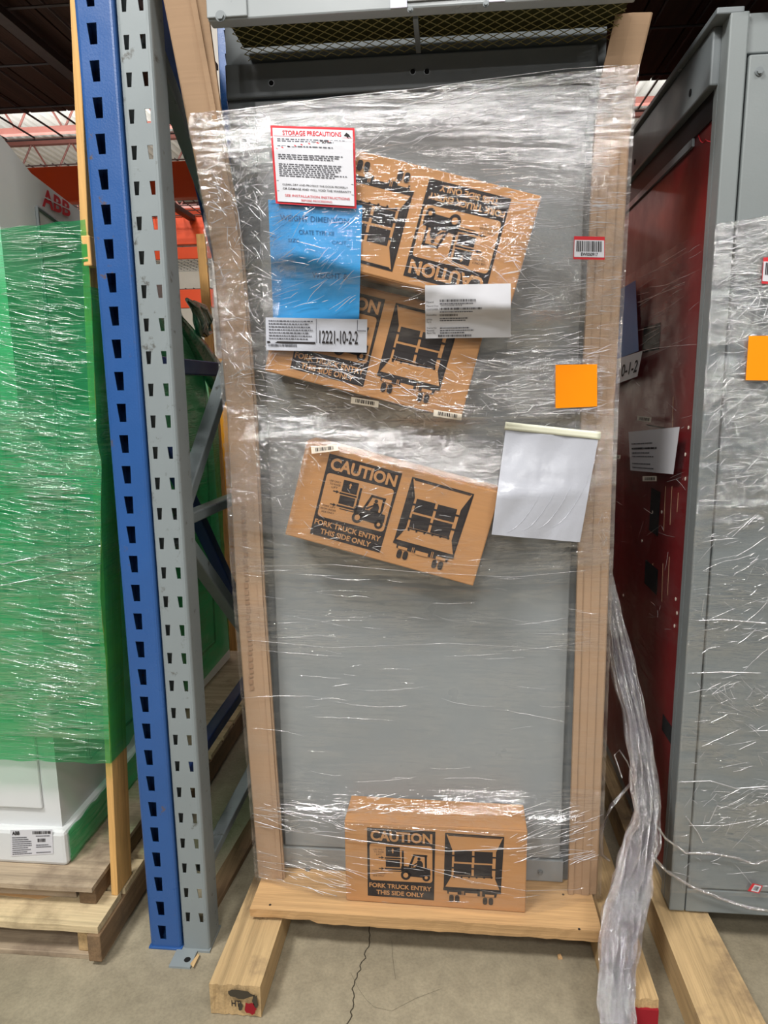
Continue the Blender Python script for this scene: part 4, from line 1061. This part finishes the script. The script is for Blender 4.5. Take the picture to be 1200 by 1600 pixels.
A, B, C_, D_ = pX(50, 275, LX+.004), pX(150, 370, LX+.004), pX(150, 900, LX+.004), pX(56, 900, LX+.004)
mb2 = MB(); sp = [(.225, .42), (1.4, .36), (1.45, 1.62), (1.2, 1.84), (.478, 2.0), (.225, 2.045)]
for X in (LX+.0015,):
    mb2.poly([(LX+.003, y, z) for y, z in sp], 'white_cab')
for i in range(len(sp)):
    (ya, za), (yb, zb) = sp[i], sp[(i+1) % len(sp)]
    a.tube([(LX+.003, ya, za), (LX+.003, yb, zb)], .006, 'frame_grey', 6)
mb2.build('side_panel', t); a.build('panel_gasket', t)
# red letters on the side, in split strokes
a = MB(); fL = lambda u, v: pX(66+44*u, 292+26*u+v*(30-8*u), LX+.006)
put_text(a, 'ABB', fL, 0, 1, 0, 1, 'ink_red', .03)
for k in (.45,): put_rect(a, lambda u, v: fL(u, v)+Vector((.001, 0, 0)), -.02, 1.02, k, k+.07, 'white_cab')
a.build('red_lettering', t)
# rating label on the plinth
S = Sheet(((16, 1297), (82, 1296), (83, 1334), (17, 1338)), .0, 0, lambda x, y, off: pY(x, y, .0335-off))
tt = thing('rating_plate', S.fn()(.5, 1), 'small white data label low on the left machine plinth', 'label')
MB().grid(S.fn(), 2, 2, 'paper').build('sheet', tt)
f2 = S.fn(.001); a = MB(); put_text(a, 'ABB', f2, .04, .22, .05, .2, 'ink', .04); put_barcode(a, f2, .52, .96, .06, .18, 'ink', 22); put_barcode(a, f2, .64, .84, .36, .50, 'ink', 9, 6)
put_lines(a, f2, .04, .5, (.28, .36, .44, .52, .60, .68, .76, .84, .91), .035, 'ink_grey', 6); put_lines(a, f2, .6, .96, (.24, .6, .68, .9), .035, 'ink_grey', 7); a.build('print', tt)

# pallets
t = thing('wooden_pallet', (-1.6, .4, 0), 'weathered lower pallet with pale plywood deck under the left machine', 'pallet')
def rough_board(x0, x1, y0, y1, z0, z1, mat, name, parent, jag=.006, seed=1):
    mb = MB(); n = 30; 
    fr = [y0+jag*noise.noise(Vector(((x0+(x1-x0)*i/n)*14, seed, 0))) for i in range(n+1)]
    for i in range(n):
        xa, xb = x0+(x1-x0)*i/n, x0+(x1-x0)*(i+1)/n
        mb.poly([(xa, fr[i], z0), (xb, fr[i+1], z0), (xb, fr[i+1], z1), (xa, fr[i], z1)], mat)
        mb.poly([(xa, fr[i], z1), (xb, fr[i+1], z1), (xb, y1, z1), (xa, y1, z1)], mat); mb.poly([(xb, fr[i+1], z0), (xa, fr[i], z0), (xa, y1, z0), (xb, y1, z0)], mat)
    mb.poly([(x0, fr[0], z0), (x0, fr[0], z1), (x0, y1, z1), (x0, y1, z0)], mat); mb.poly([(x1, fr[n], z1), (x1, fr[n], z0), (x1, y1, z0), (x1, y1, z1)], mat)
    mb.poly([(x0, y1, z0), (x0, y1, z1), (x1, y1, z1), (x1, y1, z0)], mat)
    return mb.build(name, parent)
rough_board(-2.6, -.945, -.10, .035, .098, .118, 'ply_x', 'deck_board', t, seed=2)
for k in range(11): MB().box(-2.6, -.94, .05+.15*k, .05+.15*k+.13, .098, .116, 'ply_x').build('deck_board', t)
for x0 in (-.975, -1.75, -2.58): MB().box(x0, x0+.038, -.108, 1.72, .016, .0975, 'old_y').build('stringer', t, bev=.003)
MB().box(-1.022, -.985, -.075, .04, .016, .0975, 'pine_y').build('block', t, bev=.003)
MB().box(-2.6, -.945, -.085, .02, .0, .0155, 'old_x').build('bottom_board', t, bev=.002)
MB().box(-2.6, -.945, 1.2, 1.3, .0, .0155, 'old_x').build('bottom_board', t, bev=.002)
t = thing('wooden_pallet', (-1.6, .4, .118), 'upper pallet with grey-brown plywood edge directly under the left machine', 'pallet')
rough_board(-2.6, -.985, -.045, 1.72, .176, .19, 'old_x', 'deck_sheet', t, seed=5)
for x0 in (-1.04, -1.8, -2.55): MB().box(x0, x0+.05, -.02, 1.7, .119, .1755, 'old_y').build('stringer', t, bev=.003)
MB().box(-2.5, -1.06, .0, .02, .120, .1752, 'old_x').build('cross_cleat', t)
# broken veneer strip lying on the lower deck
a = MB(); P = [gz(x, y, .1195) for x, y in ((0, 1383), (40, 1383), (70, 1392), (80, 1400), (60, 1404), (0, 1398))]
a.poly(list(reversed(P)), 'pine_x'); o = a.build('veneer_scrap', solid=.002)
tag(o, 'torn pale veneer strip lying on the lower plywood deck at the left edge', 'wood scrap')
a = MB(); P = [pY(x, y, -.047) for x, y in ((2, 1362), (40, 1362), (36, 1368), (22, 1374), (16, 1368), (5, 1366))]
a.poly(P, 'film_g'); a.dens = [.5]*6
# crate post beside the machine, leaning
t = thing('crate_post', (-.945, .0, .119), 'narrow pine crate post standing at the corner of the left pallets', 'wooden post')
A = Vector((-.965, -.012, .119)); Bt = Vector((-.868, -.012, 2.45))
mb = MB(); n_ = [A, A+Vector((.02, 0, 0)), A+Vector((.02, .09, 0)), A+Vector((0, .09, 0)), Bt, Bt+Vector((.02, 0, 0)), Bt+Vector((.02, .09, 0)), Bt+Vector((0, .09, 0))]
# keep the post clear of the blue column by setting it back
mb.hexa([p+Vector((0, .03, 0)) for p in n_], 'pine_z'); mb.build('board', t, bev=.002)
p = pY(143, 393, -.0); MB().box(p.x-.018, p.x+.004, -.012, .016, p.z-.035, p.z+.035, 'pine_z').build('cleat', t, bev=.003)
# green film
t = thing('stretch_film', (-1.2, 0, .5), 'green stretch film wound around the left machine and its crate post', 'stretch film')
GE = [(.0, (135, 344)), (.2, (145, 480)), (.42, (153, 690)), (.43, (160, 720)), (.7, (158, 930)), (.72, (168, 1050)), (1.0, (174, 1190))]
GEz = []
for _, q in GE:
    p = pY(*q, -.006); GEz.append((p.z, p.x))
GEz.sort()
ztop, zbot = pY(135, 344, -.006).z, pY(172, 1192, -.006).z
def gf(u, v):
    z = zbot+(ztop-zbot)*v; xr = interp(GEz, z); x = -2.3+(xr+2.3)*u
    z2 = z-(.03*(1-u)*v*3 if v > .5 else 0)+.004*noise.noise(Vector((x*20, 0, 4)))*(1 if v > .98 or v < .02 else 0)
    return (x, -.010-abs(noise.noise(Vector((x*4, 1, z*50))))*.0018-abs(noise.noise(Vector((x*2+z*4, 4, z*12))))*.004, z2)
def gd(u, v):
    z = zbot+(ztop-zbot)*v
    d = .75
    if z < .62: d = .16
    if z > 1.72: d = .16
    elif z > 1.52: d = .40
    if 1.30 < z < 1.40: d = 1
    return max(0, min(1, d+.15*noise.noise(Vector((u*8, 1, z*7)))))
m_ = MB(); m_.grid(gf, 160, 360, 'film_g', gd)
pleats([(0, 348, 150, 420, 170, -4, 4, 16, 90, .0008), (0, 420, 150, 590, 330, 6, 6, 16, 90, .0006), (0, 590, 156, 760, 330, 7, 6, 16, 90, .0006), (0, 720, 156, 800, 70, 3, 5, 20, 120, .0012),
        (0, 780, 165, 1075, 420, 8, 5, 16, 90, .0006), (0, 1060, 172, 1190, 240, 2, 4, 14, 80, .0008)],
       lambda x, y: (lambda p: p if (p.x < interp(GEz, p.z)-.004 and zbot+.004 < p.z < ztop-.01) else None)(pY(x, y, -.0165)), m_, 'green_glint_line', 8)
m_.build('front_film', t, smooth=True)
def gs(u, v):
    z = zbot+(ztop-zbot)*v; xr = interp(GEz, z); k = min(1, u*2.2); x = xr+.001+(k*.03 if u < .1 else .03*min(1,u*2.2))
    y = -.010+u*1.56
    zt = interp([(0, 1.80), (.9, 1.83), (1.3, 1.76), (1.56, 1.48)], y); zb = zbot-.28*min(1, max(0, y-.3)/.8); z = zb+(zt-zb)*v
    xs = interp(GEz, z)
    x = xs-(xs+1.095)*min(1, max(0, (y-.1)/.9)) 
    return (x+.003*noise.noise(Vector((y*6, 2, z*22))), y, z-.25*0)
m_ = MB(); m_.grid(gs, 70, 120, 'film_g', lambda u, v: max(0, .42+.3*noise.noise(Vector((u*6, 5, v*6))))*(1 if v > .25 else .6)); m_.build('side_film', t, smooth=True)
# rolled green edge behind
P = [pX(*q, LX+.05) for q in ((262, 478), (285, 505), (310, 540), (330, 575), (341, 598), (343, 612))]
m_ = MB(); m_.tube(P, [.012, .02, .035, .05, .05, .02], 'film_gt', 12); m_.dens = [.5]*len(m_.v); m_.build('rolled_edge', t, smooth=True)
P = [pX(*q, LX+.08) for q in ((292, 468), (305, 480), (313, 500), (318, 525), (312, 520), (306, 500), (302, 480))]
m_ = MB(); m_.tube(P, [.008, .02, .022, .018, .016, .014, .01], 'film_gt', 10)
P = [pX(*q, LX+.06) for q in ((303, 472), (318, 482), (327, 500), (328, 518), (322, 522), (318, 505), (310, 486))]
m_.tube(P, [.008, .018, .02, .014, .014, .014, .01], 'film_gt', 10); m_.dens = [.9]*len(m_.v); m_.build('film_knot', t, smooth=True)
ridge_px = (((0, 882), (70, 868), (156, 850)), ((0, 915), (80, 900), (158, 880)))
for r_ in ridge_px:
    P = [pY(x, y, -.022) for x, y in r_]; m_ = MB(); m_.tube(P, .0018, 'film_gt', 5); m_.dens = [.8]*len(m_.v); m_.build('film_cord', t, smooth=True)
# green film remnant around the plinth
def gp(u, v):
    return (LX+.024+.004*noise.noise(Vector((u*9, 3, v*9))), .05+u*.55, .195+.10*v+.012*noise.noise(Vector((u*11, 1, 0)))*v)
m_ = MB(); m_.grid(gp, 40, 12, 'film_g', lambda u, v: .4); m_.build('plinth_film', t, smooth=True)

tag(MB().box(-3.5, 1.5, 3.4, 3.9, .0, 1.15, 'brown_deck').build('gap_darkening_timber', bev=.01), 'dark brown timber block added to darken the gap far behind between the rack frames and centre cabinet', 'timber stack')  # solid block added to darken the view through the gap
# clutter added to darken the floor behind the frames
for k, (x0, y0, rz, lb) in enumerate(((-.2, 2.1, .1, 'brown timber pallet on the dark floor behind the rack frames'), )):
    t = thing('timber_pallet', (x0, y0, 0), lb, 'pallet', None, (0, 0, rz))
    for i in range(6): MB().box(-.5, .55, .02+.16*i, .14+.16*i, .11, .13, 'old_x').build('deck_board', t, local=True)
    for x in (-.48, 0, .48): MB().box(x, x+.045, 0, 1.0, .0, .1095, 'old_y').build('stringer', t, local=True)
t = thing('floor_timber', (-.62, .45, 0), 'loose brown board on the floor between the rack frames and the centre skid', 'board')
MB().beam((-.72, .12, .012), (-.60, 1.6, .012), .055, .02, 'old_y').build('board', t, bev=.002)
